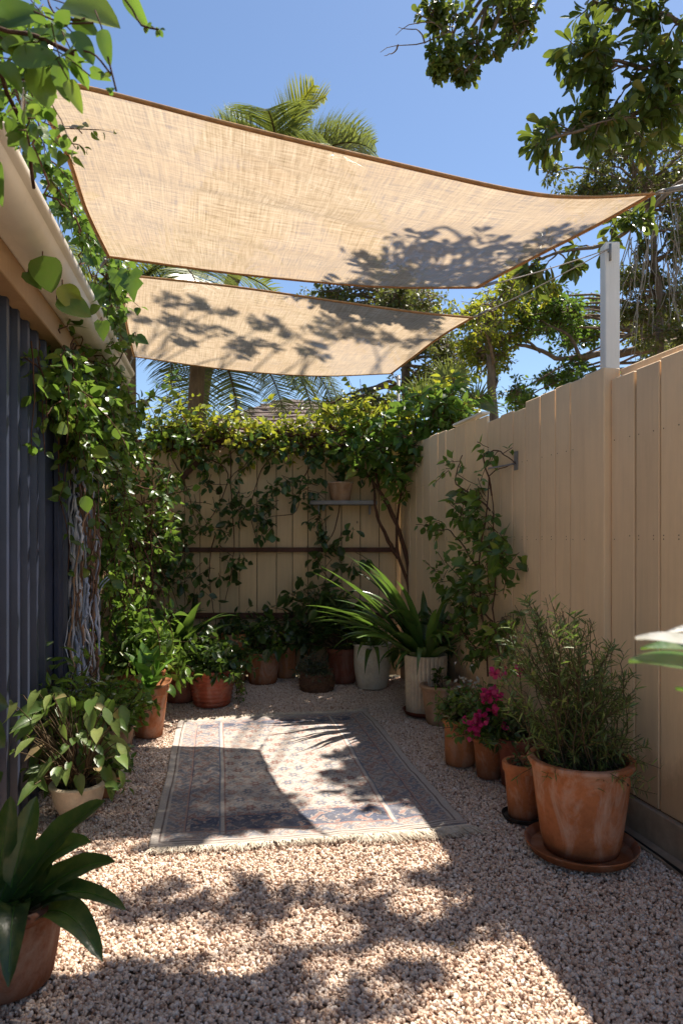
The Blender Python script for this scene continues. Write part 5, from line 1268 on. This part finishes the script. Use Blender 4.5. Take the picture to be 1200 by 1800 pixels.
# fallen leaves and twigs
b = MB(); N = 60; pos = np.array([G(R.uniform(150, 1150), R.uniform(1300, 1780))+V(0, 0, .02) for _ in range(N)])
keep = np.array([abs(np.dot(q_-RO, ru)-RW/2) > RW/2+.02 or not (0 < np.dot(q_-RO, rv_) < RL) for q_ in pos]); pos = pos[keep]; N = len(pos)
put_leaves(b, pos, R.normal(0, 1, (N, 3))*V(1, 1, .1), V(0, 0, 1)+R.normal(0, .3, (N, 3)), R.uniform(.01, .022, N), R.uniform(.005, .011, N), 'oval')
o = b.obj('leaf_litter', M['stem'], off=(0, 3, 0)); tag(o, 'tiny dry brown leaves scattered over the gravel', 'leaf litter', kind='stuff')

# ------------------------------------------------------------------ light, sky, camera
w = bpy.data.worlds.new('World'); scn.world = w; w.use_nodes = True
nt = w.node_tree; nt.nodes.clear()
sky = nt.nodes.new('ShaderNodeTexSky'); sky.sky_type = 'NISHITA'; sky.sun_disc = False
S = nrm(SUN); elev = math.asin(S[2]); az = math.atan2(S[0], S[1])
sky.sun_elevation = elev; sky.sun_rotation = az; sky.air_density = 1.0; sky.dust_density = .3; sky.ozone_density = 3.4; sky.altitude = 0
bg = nt.nodes.new('ShaderNodeBackground'); bg.inputs['Strength'].default_value = .053
ow = nt.nodes.new('ShaderNodeOutputWorld'); nt.links.new(sky.outputs[0], bg.inputs[0]); nt.links.new(bg.outputs[0], ow.inputs[0])
ld = bpy.data.lights.new('sun', 'SUN'); ld.energy = 3.45; ld.angle = math.radians(.45); ld.color = (1, .92, .81)
lo = bpy.data.objects.new('sun', ld); COL.objects.link(lo)
from mathutils import Vector
lo.rotation_euler = Vector([-float(x) for x in S]).to_track_quat('-Z', 'Y').to_euler(); lo.location = (3, 5, 10)
cd = bpy.data.cameras.new('camera'); cam = bpy.data.objects.new('camera', cd); COL.objects.link(cam); scn.camera = cam
cam.location = (0, 0, CAMZ); cam.rotation_euler = (PI/2, 0, 0)
cd.sensor_fit = 'VERTICAL'; cd.sensor_height = 36; cd.lens = 24; cd.shift_y = 50/1800; cd.clip_start = .05; cd.clip_end = 2000
cd.dof.use_dof = True; cd.dof.focus_distance = 3.8; cd.dof.aperture_fstop = 4.5
scn.view_settings.view_transform = 'Standard'; scn.view_settings.look = 'None'; scn.view_settings.exposure = 1.63; scn.view_settings.gamma = 1
scn.cycles.max_bounces = 12; scn.cycles.diffuse_bounces = 9; scn.cycles.transparent_max_bounces = 16; scn.cycles.transmission_bounces = 6
